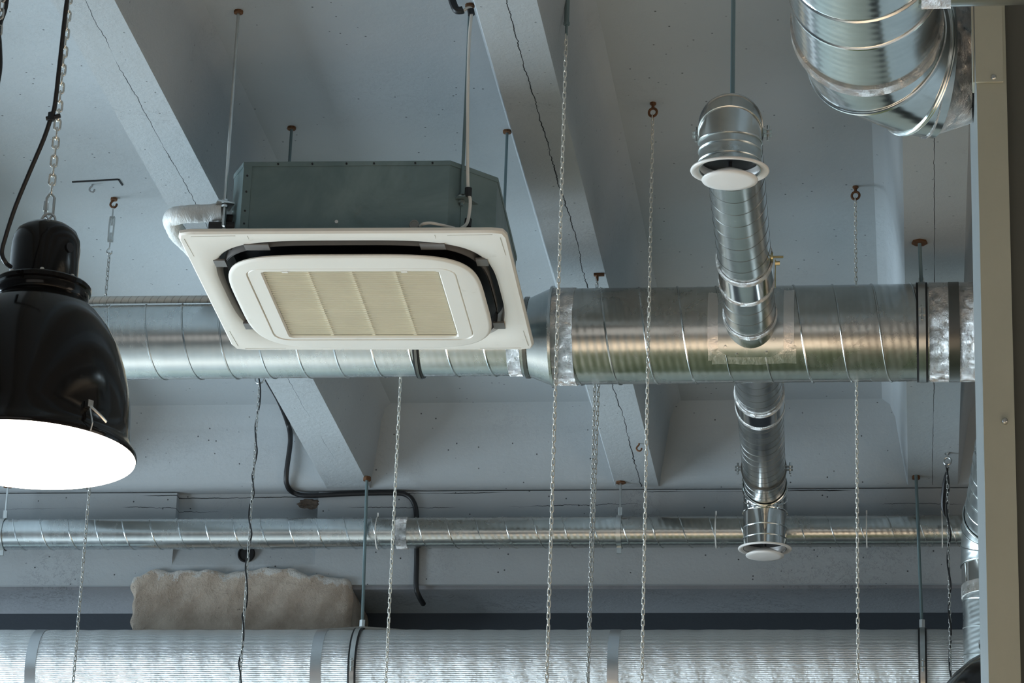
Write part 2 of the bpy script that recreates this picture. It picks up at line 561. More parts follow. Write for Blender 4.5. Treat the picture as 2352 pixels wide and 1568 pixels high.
# ribs: pitch 1.166
ribx = []
for i, (pl, pr) in enumerate(((atz(358, 440, ZR).x, atz(502, 440, ZR).x), (atz(1208, 440, ZR).x, atz(1352, 440, ZR).x))):
    ribx.append((pl, pr))
wrib = ribx[0][1]-ribx[0][0]; prib = ribx[1][0]-ribx[0][0]
ribx.append((ribx[1][0]+prib-.012, ribx[1][1]+prib+.01))
ribx = [(ribx[0][0]-prib, ribx[0][1]-prib)]+ribx+[(ribx[2][0]+prib, ribx[2][1]+prib)]
for i, (a, b) in enumerate(ribx):
    xm = (a+b)/2; hw = (b-a)/2
    prof = [(-hw-.11, ZC+.01), (-hw-.055, ZC-.012), (-hw-.035, ZC-.05), (-hw+.006, ZR+.012), (-hw+.012, ZR), (hw-.012, ZR), (hw-.006, ZR+.012), (hw+.035, ZC-.05), (hw+.055, ZC-.012), (hw+.11, ZC+.01)]
    mb = MB(); ys = (YF, 0, 4, 8, YE+.04)
    vs = [(xm+x, y, z) for y in ys for x, z in prof]; k = len(prof)
    fs = [(j*k+q, j*k+q+1, (j+1)*k+q+1, (j+1)*k+q) for j in range(len(ys)-1) for q in range(k-1)]+[tuple(range(k)), tuple((len(ys)-1)*k+q for q in range(k))]
    mb.add(vs, fs)
    o = mb.build('trim_%d' % (i+1), (M_rib, M_rib, M_rib2, M_rib3, M_rib)[i], angle=50, loc=(xm, 0, 0)); struct(o)
# end diaphragm of the bays: battered face with soft corners (one cross rib)
mb = MB()
prof = [(YE-.16, ZC+.01), (YE-.08, ZC-.02), (YE-.035, ZC-.075), (YE+.01, ZR+.035), (YE+.03, ZR+.008), (YE+.06, ZR), (YE+.5, ZR), (YE+.5, ZC+.01)]
vs = [(x, y, z) for x in (X0, X1) for y, z in prof]; k = len(prof)
mb.add(vs, [(q, q+1, k+q+1, k+q) for q in range(k-1)]+[tuple(range(k)), tuple(k+q for q in range(k))])
struct(mb.build('trim_6', M_ceil, angle=60))
# girder with a shallow tapering recess, then the darker wall under it
YG = 11.925; ZB = aty(1000, 1342, YG).z; ZT = 5.492
xa = aty(402, 1200, YG).x; xb = aty(728, 1200, YG).x; zr = aty(402, 1297, YG).z; ZT = 5.4995
mb = MB()


def prism_x(mb, x0, x1, prof):
    k = len(prof); vs = [(x, y, z) for x in (x0, x1) for y, z in prof]
    mb.add(vs, [(q, (q+1) % k, k+(q+1) % k, k+q) for q in range(k)]+[tuple(range(k)), tuple(k+q for q in range(k))])


flat = [(YG, ZB), (YG, ZT-.005), (YG+.02, ZT), (YB+.1, ZT), (YB+.1, ZB)]
prism_x(mb, X0, xa, flat); prism_x(mb, xb, X1, flat)
prism_x(mb, xa, xb, [(YG, ZB), (YG, zr), (YG+.055, ZT-.06), (YG+.035, ZT), (YB+.1, ZT), (YB+.1, ZB)])
struct(mb.build('wall_back', M_wall, smooth=False))
struct(MB().box(((X0+X1)/2, (YG+YB)/2+.01, ZB-.004), (X1-X0, YB-YG-.02, .02)).build('trim_7', M_under, smooth=False))
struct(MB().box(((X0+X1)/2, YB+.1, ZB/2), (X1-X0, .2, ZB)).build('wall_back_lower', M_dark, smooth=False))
struct(MB().box((X1+.05, (YF+YB)/2, 2.95), (.1, YB-YF, 5.9)).build('wall_right', simple('right_wall_paint', (.30, .28, .26), .7, var=.1), smooth=False))
# bare concrete block under the girder
xl, xr = aty(300, 1400, 11.9).x, aty(806, 1400, 11.9).x
ztop = aty(550, 1312, 11.9).z; zl = aty(318, 1345, 11.9).z
mb = MB(); nx, nz = 90, 40; front = []
base = Vector(((xl+xr)/2, 11.905, ztop))
random.seed(4)
ph = [random.uniform(0, 6) for _ in range(8)]


def topz(t):
    w = .012*math.sin(9*t+ph[0])+.009*math.sin(23*t+ph[1])+.006*math.sin(51*t+ph[2])+.003*math.sin(97*t+ph[3])
    drop = -.045*max(0, 1-t/.10)-.030*min(1, max(0, (t-.74)/.06))-.012*max(0, (t-.97)/.03)
    return ztop+.006+w*.55+drop


zb = 4.75
for i in range(nx+1):
    t = i/nx; x = xl+(xr-xl)*t
    for j in range(nz+1):
        s_ = j/nz; z = zb+(topz(t)-zb)*s_
        e_ = min(t, 1-t)*(xr-xl); bev = .04*max(0, 1-e_/.022)**2
        jag = .007*math.sin(13*z+ph[4])+.005*math.sin(41*z+ph[5])+.004*math.sin(90*z+ph[6])
        xo = x+(jag if t < .02 else jag*.4 if t > .98 else 0)
        yy = 11.892+bev*.6+.006*math.sin(17*x+9*z)+.004*math.sin(47*x-31*z)+(.008*max(0, (s_-.975)/.025)**2)
        front.append((xo, yy, z))
k = nz+1
mb.add(front, [(i*k+j, (i+1)*k+j, (i+1)*k+j+1, i*k+j+1) for i in range(nx) for j in range(nz)])
edge = [0*k+j for j in range(k)]
zc_ = ZB-.006
# side faces and underside back to the wall
for i in (0, nx):
    vs = []; 
    for j in range(k):
        x, y, z = front[i*k+j]; vs += [(x, y, z), (x, (YB-.002) if z < zc_-.012 else YG-.001, z)]
    mb.add(vs, [(2*j, 2*j+1, 2*j+3, 2*j+2) for j in range(k-1)])
vs = []
for i in range(nx+1):
    x, y, z = front[i*k+nz]; vs += [(x, y, z), (x, YG-.001, z+.004)]
mb.add(vs, [(2*i, 2*i+1, 2*i+3, 2*i+2) for i in range(nx)])
vs = []
for i in range(nx+1):
    x, y, z = front[i*k]; vs += [(x, y, z), (x, YB-.002, z)]
mb.add(vs, [(2*i, 2*i+1, 2*i+3, 2*i+2) for i in range(nx)])
o = mb.build('concrete_block', M_conc, loc=tuple(base), angle=50)
at = o.data.attributes.new('rim', 'FLOAT', 'POINT')
for i, v in enumerate(mb.v): at.data[i].value = max(0.0, topz(min(1, max(0, (v.x-xl)/(xr-xl))))-v.z)
tag(o, 'bare brown concrete block with ragged paint edge under the back girder', 'concrete block')
# round hole through the girder
hp = aty(566, 1272, YG)
mb = MB()
mb.lathe([(.0, .0), (.031, 0), (.036, .004), (.031, .007), (.030, .003), (.0, .003)], frame(hp+Vector((0, .002, 0)), (0, -1, 0)), 28)
tag(mb.build('wall_hole', simple('hole_dark', (.006, .006, .006), .9), loc=tuple(hp)), 'small round black hole in the girder under the thin spiral duct', 'hole')


# ------------------------------------------------------------------ CASSETTE AIR CONDITIONER
AC = Vector((-1.621, 8.643, PZ)); rz = math.atan(.029)
mA = Matrix.Translation(AC) @ Matrix.Rotation(rz, 4, 'Z')
ac = thing('air_conditioner', AC, 'ceiling cassette air conditioner with yellowed white square panel and teal body hung on rods', 'air conditioner')
H = .475
mb = MB()
outer = rrect(H, H, .022, 8)


def ray_rect(ang_list, fn): return [fn(a) for a in ang_list]


NS = 144
angs = [2*PI*i/NS for i in range(NS)]


def rr_at(hx, hy, r):
    pts = rrect(hx, hy, r, 12); res = []
    for a in angs:
        d = Vector((math.cos(a), math.sin(a))); best = None
        for i in range(len(pts)):
            p = Vector(pts[i]); q = Vector(pts[(i+1) % len(pts)]); e_ = q-p
            den = d.x*e_.y-d.y*e_.x
            if abs(den) < 1e-9: continue
            t = (p.x*e_.y-p.y*e_.x)/den; s_ = (p.x*d.y-p.y*d.x)/den
            if t > 0 and -1e-6 <= s_ <= 1+1e-6 and (best is None or t > best): best = t
        res.append((d.x*best, d.y*best))
    return res


def loft(mb, loops, m, cap0=False, cap1=False):
    n_ = len(loops[0][0]); vs = []
    for pts, z in loops: vs += [m @ Vector((x, y, z)) for x, y in pts]
    fs = [(j*n_+i, j*n_+(i+1) % n_, (j+1)*n_+(i+1) % n_, (j+1)*n_+i) for j in range(len(loops)-1) for i in range(n_)]
    if cap0: fs.append(tuple(range(n_-1, -1, -1)))
    if cap1: fs.append(tuple((len(loops)-1)*n_+i for i in range(n_)))
    mb.add(vs, fs); return mb


def sup_at(h, p):
    return [(h*math.cos(a)*(abs(math.cos(a))**p+abs(math.sin(a))**p)**(-1/p), h*math.sin(a)*(abs(math.cos(a))**p+abs(math.sin(a))**p)**(-1/p)) for a in angs]


O0 = rr_at(H, H, .03)
loft(mb, [(rr_at(H-.004, H-.004, .03), .017), (O0, .014), (O0, .006), (rr_at(H-.006, H-.006, .026), 0.0),
          (rr_at(.452, .452, .10), -.0005), (sup_at(.424, 3.8), -.002), (sup_at(.414, 3.8), .004), (sup_at(.410, 3.8), .05)], mA)
pan = mb.build('panel', M_panel, ac, angle=40)
# thin corner seam lines on the panel
M_seam = simple('seam_line', (.46, .41, .34), .6)
for sx_ in (-1, 1):
    for sy_ in (-1, 1):
        MB().box(mA @ Vector((sx_*.456, sy_*.37, -.0006)), (.0010, .13, .001)).build('seam', M_seam, pan)
        MB().box(mA @ Vector((sx_*.37, sy_*.456, -.0006)), (.13, .0010, .001)).build('seam', M_seam, pan)
    MB().box(mA @ Vector((sx_*.27, -.435, -.0006)), (.0010, .044, .0012)).build('seam', M_seam, pan)
loft(MB(), [(sup_at(.412, 3.8), .052), (sup_at(.30, 4), .052)], mA).build('outlet_duct', M_slot, ac)
mb = MB(); loft(mb, [(sup_at(.393, 3.9), -.003), (sup_at(.391, 3.9), .03), (sup_at(.388, 3.9), .03), (sup_at(.3895, 3.9), -.003)], mA)
mb.build('louvre', M_flap, ac)
for k in range(8):
    a_ = [(-.255, -1), (.255, -1), (-.255, 1), (.255, 1)][k % 4]
    mb = MB()
    if k < 4: mb.box(mA @ Vector((a_[0], a_[1]*.380, -.003)), (.072, .040, .005), Matrix.Rotation(rz, 3, 'Z'))
    else: mb.box(mA @ Vector((a_[1]*.385, a_[0], -.001)), (.034, .05, .006), Matrix.Rotation(rz, 3, 'Z'))
    mb.build('louvre_bracket', M_flap, ac)
# hanging centre plate with the intake grille
mb = MB(); zp = -.034
loft(mb, [(sup_at(.340, 4.4), zp+.0125), (sup_at(.366, 4.4), zp+.0125), (sup_at(.373, 4.4), zp+.010), (sup_at(.374, 4.4), zp+.006), (sup_at(.369, 4.4), zp+.001), (sup_at(.362, 4.6), zp), (rr_at(.309, .292, .05), zp-.002), (rr_at(.307, .290, .05), zp+.004), (rr_at(.304, .287, .05), zp-.001),
          (rr_at(.263, .272, .014), zp-.002), (rr_at(.258, .267, .012), zp+.004)], mA, cap0=True)
cplate = mb.build('intake_plate', M_panel, ac, angle=40)
mb = MB()
for i in range(36):
    y = -.262+.524*i/35
    mb.box(mA @ Vector((0, y+.004, zp+.004)), (.514, .0078, .004), (Matrix.Rotation(rz, 3, 'Z') @ Matrix.Rotation(.35, 3, 'X')))
for x in (-.128, 0, .128): mb.box(mA @ Vector((x, 0, zp+.006)), (.009, .53, .004), Matrix.Rotation(rz, 3, 'Z'))
mb.box(mA @ Vector((0, 0, zp+.010)), (.516, .535, .003), Matrix.Rotation(rz, 3, 'Z'))
loft(MB(), [(sup_at(.335, 4.4), zp+.0124), (sup_at(.30, 4.4), .05)], mA).build('plate_carrier', M_slot, ac)
gr = mb.build('grille', M_grille, cplate, smooth=False)
for x in (-.19, .16):
    mb = MB().box(mA @ Vector((x, -.268, zp-.001)), (.018, .012, .004)); mb.build('latch', M_panel, cplate)
# teal body (octagon in plan)
B = .425; ch = .125
BL = .345
octo = [(-BL, -B+.09), (-B+ch, -B), (B-ch, -B), (B, -B+ch), (B, B-ch), (B-ch, B), (-B+ch, B), (-BL, B-.09)]
zt = 3.684+CAMZ-PZ
mb = loft(MB(), [(octo, .017), (octo, zt)], mA, cap1=True)
octl = [(x*1.006, y*1.006) for x, y in octo]
mb.prism(octl, zt-.012, zt+.002, mA)
bod = mb.build('casing', M_body, ac, smooth=False)
mb = MB().box(mA @ Vector((-B+ch+.012, -B-.001, (zt+.03)/2)), (.024, .003, zt-.035), Matrix.Rotation(rz, 3, 'Z'))
mb.build('corner_flange', M_body, bod, smooth=False)
for x in (-.20, -.10, 0, .08, .20, .25):
    MB().cyl(mA @ Vector((x, -B-.001, zt-.006)), mA @ Vector((x, -B-.006, zt-.006)), .003, 8).build('screw', M_slot, bod)
for z in (.05, .09, .15, .2):
    MB().cyl(mA @ Vector((-B+ch+.012, -B-.001, z)), mA @ Vector((-B+ch+.012, -B-.005, z)), .003, 8).build('screw', M_slot, bod)
mb = MB().cyl(mA @ Vector((-.02, -B, .055)), mA @ Vector((-.02, -B-.003, .055)), .005, 14); mb.build('plug', M_white, bod)
mb = MB(); mb.torus(mA @ Vector((.205, -B-.002, .045)), (0, 1, 0), .012, .0025, 20, 6); mb.cyl(mA @ Vector((.205, -B, .045)), mA @ Vector((.205, -B-.002, .045)), .012, 18)
mb.build('cable_gland', M_grayc, bod)
# hanger brackets and threaded rods at the four chamfered corners
for (hx, hy) in ((548, 25), (1082, 0), (670, 292), (1165, 300)):
    p = atz(hx, hy, ZC)
    if hx == 1082: p = Vector((atz(1082, 20, ZC).x, 8.255, ZC))
    zbr = PZ+.135
    sgx = 1 if p.x > AC.x else -1; sgy = 1 if p.y > AC.y else -1
    dcx = Vector((AC.x+sgx*(B-ch/2-.002), AC.y+sgy*(B-ch/2-.002), 0))
    mb = MB()
    nrm = Vector((sgx, sgy, 0)).normalized(); R3 = frame((0, 0, 0), nrm).to_3x3()
    mb.box((dcx.x+nrm.x*.004, dcx.y+nrm.y*.004, PZ+.09), (.055, .12, .004), R3 @ Matrix.Rotation(0, 3, 'Z'))
    q = Vector((p.x, p.y, zbr)); c_ = (q+Vector((dcx.x, dcx.y, zbr)))/2
    d_ = Vector((p.x-dcx.x, p.y-dcx.y, 0)); L_ = d_.length+.035
    mb.box(c_, (L_, .05, .005), Matrix.Rotation(math.atan2(d_.y, d_.x), 3, 'Z'))
    mb.build('bracket', M_zinc if sgx < 0 else M_body, ac, smooth=False)
    mb = MB().cyl((p.x, p.y, zbr-.07 if sgx < 0 else zbr-.02), (p.x, p.y, ZC), .0048, 10)
    rod = mb.build('hanger_rod', M_zinc if hx == 548 else M_rod, ac)
    mb = MB()
    for zz in (zbr+.006, zbr-.012): mb.cyl((p.x, p.y, zz), (p.x, p.y, zz+.007), .010, 6)
    mb.cyl((p.x, p.y, zbr+.003), (p.x, p.y, zbr+.005), .018, 18)
    mb.build('nut', M_zinc, rod)
    mb = MB().cyl((p.x, p.y, ZC-.008), (p.x, p.y, ZC+.002), .014, 10); mb.build('anchor', M_rust, rod)
# white wrapped pipe from the left-hand corner, bending away over the panel edge
Yp = 8.28
pp = [aty(512, 487, Yp), aty(470, 490, Yp), aty(425, 492, Yp-.01), aty(397, 499, Yp+.01), aty(395, 515, Yp+.06), aty(425, 560, Yp+.22), aty(470, 640, Yp+.55)]
pp = pp[:4]+[aty(398, 517, Yp+.05), aty(414, 543, Yp+.12), aty(452, 580, Yp+.22), aty(500, 640, Yp+.42)]
for q in pp[4:]: q.z = max(q.z, PZ+.045)
sp_ = spline(pp, 8)
MB().tube(sp_, [.027+.0005*math.sin(i*1.9)+.0006*math.sin(i*.7) for i in range(len(sp_))], 14).build('pipe_wrap', M_wrap, ac)
for zz, yo in ((.100, .02), (.068, 0.0)):
    q = Vector((-1.985+.02, Yp+yo, PZ+zz))
    MB().cyl(q-Vector((.05, 0, -.004)), q+Vector((.06, 0, 0)), .0165, 14).build('pipe_sleeve', M_lining, ac)
# supply cable down the front right rod
cab = thing('power_cable', atz(1082, 20, ZC), 'white power cable running down the front right hanger rod of the air conditioner', 'cable')
Yk = 8.235
pts = [aty(1062, 26, Yk), aty(1077, 18, Yk), aty(1083, 28, Yk), aty(1078, 90, Yk), aty(1075, 200, Yk), aty(1074, 330, Yk), aty(1075, 432, Yk), aty(1080, 460, Yk-.005), aty(1077, 495, Yk-.01), aty(1071, 515, 8.215), aty(1055, 527, 8.2)]
MB().tube(spline(pts, 8), .0048, 8).build('cable', M_white_cable, cab)
pts = [aty(1045, 524, 8.2), aty(1015, 517, 8.19), aty(990, 512, 8.185), aty(972, 514, 8.19), aty(965, 519, 8.205)]
MB().tube(spline(pts, 8), .0045, 8).build('cable_tail', M_white_cable, cab)
for a_, b_ in (((1076, 432), (1075, 452)), ((1076, 503), (1074, 520)), ((1081, 22), (1083, 34))):
    MB().cyl(aty(*a_, Yk), aty(*b_, Yk), .0105, 10).build('tape_wrap', M_black, cab)
pts = [aty(1030, -30, 8.2), aty(1040, 5, 8.2), aty(1048, 22, 8.2), aty(1058, 24, 8.2), aty(1064, 22, 8.2)]
MB().tube(spline(pts, 8), .0115, 10).build('conduit', M_black, cab)


# ------------------------------------------------------------------ MAIN DUCT
YD = 9.45
aR = aty(1765, 767.5, YD); aL = aty(720, 781, YD)
RR, RL = .155, .1225
def XD(px, py=770): return aty(px, py, YD).x
xr0, xr1 = XD(1272), 1.25
xl0, xl1 = -4.2, XD(1216)
md = thing('spiral_duct', (xr0, YD, aR.z), 'large horizontal galvanised spiral duct crossing behind the air conditioner', 'air duct')
zR, zL = aR.z, aL.z
mb = MB().pipe((xr0, YD, zR), (xr1, YD, zR), RR, 96)
mb.helix((xr0+.035, YD, zR), (xr1, YD, zR), RR, .1235, .0036, 2.2, 1)
mb.build('duct_section', M_galv_main, md)
mb = MB().pipe((xl0, YD, zL), (xl1, YD, zL), RL, 96)
mb.helix((xl0, YD, zL), (xl1-.02, YD, zL), RL, .1215, .0036, 1.0, 1)
mb.build('duct_section', M_galv_left, md)
mb = MB()
mm = frame((xl1, YD, zL), (1, 0, 0)); dz = zR-zL
k = 64; vs = []
for x, z, r in ((xl1-.012, zL, RL+.004), (xl1, zL, RL+.004), (xr0-.005, zR, RR+.003), (xr0+.02, zR, RR+.003)):
    for i in range(k):
        a = 2*PI*i/k; vs.append((x, YD+r*math.cos(a), z+r*math.sin(a)))
mb.add(vs, [(j*k+i, j*k+(i+1) % k, (j+1)*k+(i+1) % k, (j+1)*k+i) for j in range(3) for i in range(k)])
mb.build('reducer', M_galv, md)
for x, z, r, w in ((xl1-.004, zL, RL+.002, .012), (xr0, zR, RR+.002, .008)):
    MB().band((x, YD, z), (1, 0, 0), r, w, .008).build('collar_ring', M_tape_d if r < .14 else M_galv, md)
MB().band((XD(1187), YD, zL), (1, 0, 0), RL-.001, .042, .004).build('foil_tape', M_foil, md)
for a_, b_ in ((1276, 1325), (2134, 2178), (2200, 2238)):
    x0, x1 = XD(a_), XD(b_)
    MB().band(((x0+x1)/2, YD, zR), (1, 0, 0), RR-.001, x1-x0, .0045).build('foil_tape', M_foil, md)
MB().band((XD(2191), YD, zR), (1, 0, 0), RR-.001, XD(2203)-XD(2179), .0055).build('metal_band', M_tape_d, md)


def clamp(parent, x, Y, z, R, front_ang, wid=.022, mat=M_zinc, rub=M_rubber, lug=True):
    MB().band((x, Y, z), (1, 0, 0), R, wid+.014, .004).build('rubber_liner', rub, parent)
    b = MB().band((x, Y, z), (1, 0, 0), R+.003, wid, .003).build('clamp_band', mat, parent)
    if lug:
        d = Vector((0, -math.cos(front_ang), math.sin(front_ang))); p = Vector((x, Y, z))+d*(R+.008)
        t = Vector((0, math.sin(front_ang), math.cos(front_ang)))
        mb = MB()
        for s_ in (-1, 1):
            mb.box(p+t*(.012*s_), (wid*.95, .016, .004), frame((0, 0, 0), t).to_3x3())
        mb.cyl(p-t*.03+d*.004, p+t*.02+d*.004, .004, 8)
        mb.build('clamp_bolt', M_zinc, b)
    return b


xc = XD(2118)
clamp(md, xc, YD, zR, RR, .05)
pr = atz(2112, 555, ZR)
mb = MB().cyl((xc, YD, zR+RR+.004), (pr.x, pr.y, ZR), .006, 10); rod = mb.build('hanger_rod', M_rod, md)
MB().cyl((xc, YD, zR+RR+.003), (xc, YD, zR+RR+.03), .010, 6).build('nut', M_zinc, rod)
mb = MB().cyl((pr.x, pr.y, ZR-.006), (pr.x, pr.y, ZR+.001), .026, 7); mb.build('anchor', M_rust, rod)
xc2 = aty(964, 840, YD).x
MB().band((xc2, YD, zL), (1, 0, 0), RL, .02, .006).build('rubber_liner', M_rubber, md)
MB().band((xc2, YD, zL), (1, 0, 0), RL, .008, .009).build('clamp_band', M_tape_d, md)
# stuck-on foil patch and saddle plate where the branch taps in
e_ = math.atan2(zR-CAMZ, YD)


def cyl_patch(mb, outline_fn, x0, x1, y0, y1, R, n1=24, n2=24):
    """patch on the main duct between angles y0..y1 (0 = facing the viewer horizontally, + is up)"""
    vs = []
    for i in range(n1+1):
        x = x0+(x1-x0)*i/n1
        lo, hi = outline_fn((i/n1), y0, y1)
        for j in range(n2+1):
            a = lo+(hi-lo)*j/n2
            vs.append((x, YD-R*math.cos(a), zR+R*math.sin(a)))
    k = n2+1
    mb.add(vs, [(i*k+j, (i+1)*k+j, (i+1)*k+j+1, i*k+j+1) for i in range(n1) for j in range(n2)]); return mb


def pxang(py):   # silhouette height -> angle around the duct
    c0 = 767.5; t = (c0-py)/112.0; t = max(-.99, min(.99, t))
    return math.asin(t)-e_


jag = lambda t, a, b: (a+.012*math.sin(9*t)+.006*math.sin(31*t), b+.015*math.sin(7*t)+.006*math.sin(29*t))
random.seed(3)
mb = cyl_patch(MB(), jag, XD(1632), XD(1663), pxang(826), pxang(672), RR+.0020)
cyl_patch(mb, jag, XD(1786), XD(1828), pxang(806), pxang(668), RR+.0020)
cyl_patch(mb, jag, XD(1640), XD(1832), pxang(834), pxang(795), RR+.0024)
mb.build('foil_patch', M_tape, md)
mb = cyl_patch(MB(), lambda t, a, b: (a+.55*max(0, abs(t-.5)*2-.55)**1.6, b), XD(1656), XD(1804), pxang(818), pxang(664), RR+.0035)
mb.build('saddle_plate', M_galv, md)
for px, py in ((1672, 794), (1782, 778), (1698, 812), (1765, 808)):
    a = pxang(py); p = Vector((XD(px), YD-(RR+.003)*math.cos(a), zR+(RR+.003)*math.sin(a))); d = Vector((0, -math.cos(a), math.sin(a)))
    MB().cyl(p, p+d*.005, .005, 8).build('screw', M_zinc, md)
# wrapped pipe lying on top of the left run
nrm = Vector((0, -math.sin(e_), math.cos(e_)))
pc = Vector((0, YD, zL))+nrm*(RL+.0165)
o = MB().tube([(xl0, pc.y, pc.z), (-3.0, pc.y, pc.z), (-2.6, pc.y, pc.z+.001), (-2.3, pc.y, pc.z-.001), (-2.0, pc.y+.002, pc.z)], .0125, 14).build('refrigerant_pipe', M_pwrap, loc=(-3, pc.y, pc.z))
tag(o, 'thin tape-wrapped pipe lying along the top of the spiral duct on the left', 'pipe')


# ------------------------------------------------------------------ BRANCH DUCTS
def valve(parent, c, Rf, elev_tilt=0.0):
    """white extract valve: rolled flange, centre disc on a stem"""
    m = frame(c, Vector((0, math.sin(elev_tilt), -math.cos(elev_tilt))))     # local +Z points down
    prof = [(.72*Rf, -.02), (.735*Rf, -.011), (.78*Rf, -.003), (.87*Rf, .003), (.95*Rf, .005), (.985*Rf, .004), (Rf, .001), (.99*Rf, -.002), (.94*Rf, -.003), (.80*Rf, -.008), (.74*Rf, -.014), (.70*Rf, -.05), (.68*Rf, -.05)]
    fl = MB().lathe(prof, m, 56).build('valve_flange', M_white, parent, angle=60)
    prof = [(0, .034), (.3*Rf, .033), (.55*Rf, .0315), (.70*Rf, .030), (.715*Rf, .027), (.70*Rf, .024), (.45*Rf, .010), (.12*Rf, -.006), (0, -.006)]
    MB().lathe(prof, m, 48).build('valve_disc', M_white, fl, angle=60)
    mb = MB().lathe([(0, -.06), (.006, -.06), (.006, 0), (0, 0)], m, 10)
    for a in (0, 2*PI/3, 4*PI/3):
        q = m @ Vector((.71*Rf*math.cos(a), .71*Rf*math.sin(a), -.035)); mb.tube([m @ Vector((0, 0, -.035)), q], .003, 6)
    mb.build('valve_stem', M_slot, fl)
    MB().lathe([(0, -.024), (.715*Rf, -.024)], m, 40).build('throat_shade_disc', M_slot, fl)  # black disc stands in for the shade inside the valve


def side_clamp(parent, p, d, R, ang=0.0):
    """ring clamp with ears left and right"""
    b = MB().band(p, d, R, .018, .006).build('clamp_band', M_tape_d, parent)
    m = frame(p, d)
    for s_ in (-1, 1):
        q = Vector(p)+Vector((s_*(R+.014), 0, 0)); mb = MB()
        for zz in (-.006, .006): mb.box(q+Vector((0, 0, zz)), (.028, .02, .003))
        mb.cyl(q+Vector((s_*.004, 0, -.022)), q+Vector((s_*.004, 0, .022)), .004, 8)
        mb.build('clamp_ear', M_zinc, b)


RBr = .080
# near branch
zc0 = aty(1730, 741, YD)
n0 = Vector((zc0.x, YD-.12, zR-.015)); n1 = atd(1678, 272, 8.52)
bd = thing('branch_duct', n0, 'spiral branch duct reaching towards the viewer from the large duct to a white round valve', 'air duct')
ax = (n1-n0).normalized(); L = (n1-n0).length
tb = MB().pipe(n0, n1-ax*.06, RBr, 64).build('tube', M_galv_y, bd)
MB().helix(n0+ax*.06, n1-ax*.08, RBr, .088, .0010, .6, 1, 48, 5).build('lock_seam', M_tape_d, tb)


def along(f): return n0+ax*(L*f)


def frac_py(py):     # fraction along the axis whose lower silhouette sits at this row
    best = None
    for i in range(401):
        f = i/400; q = n0+ax*(L*f)-Vector((0, 0, RBr)); d = q-CO
        yy = 784-FPX*d.dot(up)/d.dot(fw)
        if best is None or abs(yy-py) < best[0]: best = (abs(yy-py), f)
    return best[1]


f1, f2 = frac_py(697), frac_py(652)
MB().band(along((f1+f2)/2), ax, RBr+.0005, L*(f2-f1)*.95, .004).build('damper_collar', M_shiny, bd)
for f_ in (f1, f2): MB().band(along(f_), ax, RBr+.001, .022, .0055).build('foil_tape', M_foil, bd)
MB().band(along(frac_py(775)), ax, RBr+.001, .02, .0045).build('foil_tape', M_foil, bd)
fd = (f1+f2)/2+.06
mb = MB(); q = along(fd)+Vector((RBr, 0, 0))
mb.cyl(q, q+Vector((.006, 0, 0)), .014, 16); mb.cyl(q, q+Vector((.036, 0, 0)), .004, 8); mb.box(q+Vector((.012, .01, -.05)), (.003, .006, .09)); mb.cyl(q+Vector((.012, 0, -.02)), q+Vector((.026, 0, -.02)), .007, 6)
mb.build('damper_handle', M_brass, bd)
# elbow: gored segments turning down
def gored(parent, p, d0, d1, R, rb, steps, mat, bead=.0028, beads=True, over=.002):
    """mitred elbow from direction d0 at p turning to d1, returns end point"""
    d0 = Vector(d0).normalized(); d1 = Vector(d1).normalized()
    th = d0.angle(d1); nx_ = (d1-d0*d0.dot(d1)).normalized(); cen = p+nx_*rb
    cp_ = [cen-nx_*(rb*math.cos(th*i/steps))+d0*(rb*math.sin(th*i/steps)) for i in range(steps+1)]
    tn = [d0*math.cos(th*i/steps)+nx_*math.sin(th*i/steps) for i in range(steps+1)]
    ymt = d0.cross(nx_)
    mb = MB(); K = 64; vs = []
    for i in range(steps+1):
        xx = tn[i].cross(ymt).normalized()
        for j in range(K):
            a = 2*PI*j/K; vs.append(cp_[i]+ymt*((R+over)*math.cos(a))+xx*((R+over)*math.sin(a)))
    mb.add(vs, [(i*K+j, i*K+(j+1) % K, (i+1)*K+(j+1) % K, (i+1)*K+j) for i in range(steps) for j in range(K)])
    el = mb.build('elbow', mat, parent, angle=20)
    if beads:
        for i in range(steps+1):
            MB().torus(cp_[i], tn[i], R+over+bead*.4, bead, 64, 8).build('bead', mat, el)
    return cp_[-1], el


pe, el = gored(bd, n1-ax*.06, ax, (0, .05, -1), RBr+.002, .075, 3, M_galv_y)
vc = atd(1672, 380, 8.42)
mb = MB().pipe(pe, (pe.x, pe.y, vc.z), RBr+.003, 56); mb.build('collar', M_galv_z, bd)
for t in (.35, .75):
    MB().torus((pe.x, pe.y, pe.z+(vc.z-pe.z)*t), (0, 0, 1), RBr+.004, .0022, 56, 6).build('bead', M_galv_z, bd)
valve(bd, Vector((pe.x, pe.y, vc.z)), .106, .06)
cc = n1-ax*.10
side_clamp(bd, cc, ax, RBr)
mb = MB().cyl(cc+Vector((0, 0, RBr)), (cc.x, cc.y, ZC), .0065, 10); mb.build('hanger_rod', M_rod, bd)
# far branch
m0 = Vector((aty(1733, 850, YD).x, YD+.13, zR-.01))
m1 = Vector((aty(1757, 1200, 11.60).x, 11.60, aty(1752, 1125, 11.62).z))
bd2 = thing('branch_duct', m0, 'spiral branch duct behind the large duct running to a white valve at the back wall', 'air duct')
ax2 = (m1-m0).normalized(); L2 = (m1-m0).length
tb = MB().pipe(m0, m1-ax2*.07, RBr, 64).build('tube', M_galv_y, bd2)
MB().helix(m0+ax2*.03, m1-ax2*.1, RBr, .088, .0010, .2, 1, 48, 5).build('lock_seam', M_tape_d, tb)


def frac2(py):
    best = None
    for i in range(401):
        f = i/400; q = m0+ax2*(L2*f)-Vector((0, 0, RBr)); d = q-CO
        yy = 784-FPX*d.dot(up)/d.dot(fw)
        if best is None or abs(yy-py) < best[0]: best = (abs(yy-py), f)
    return best[1]


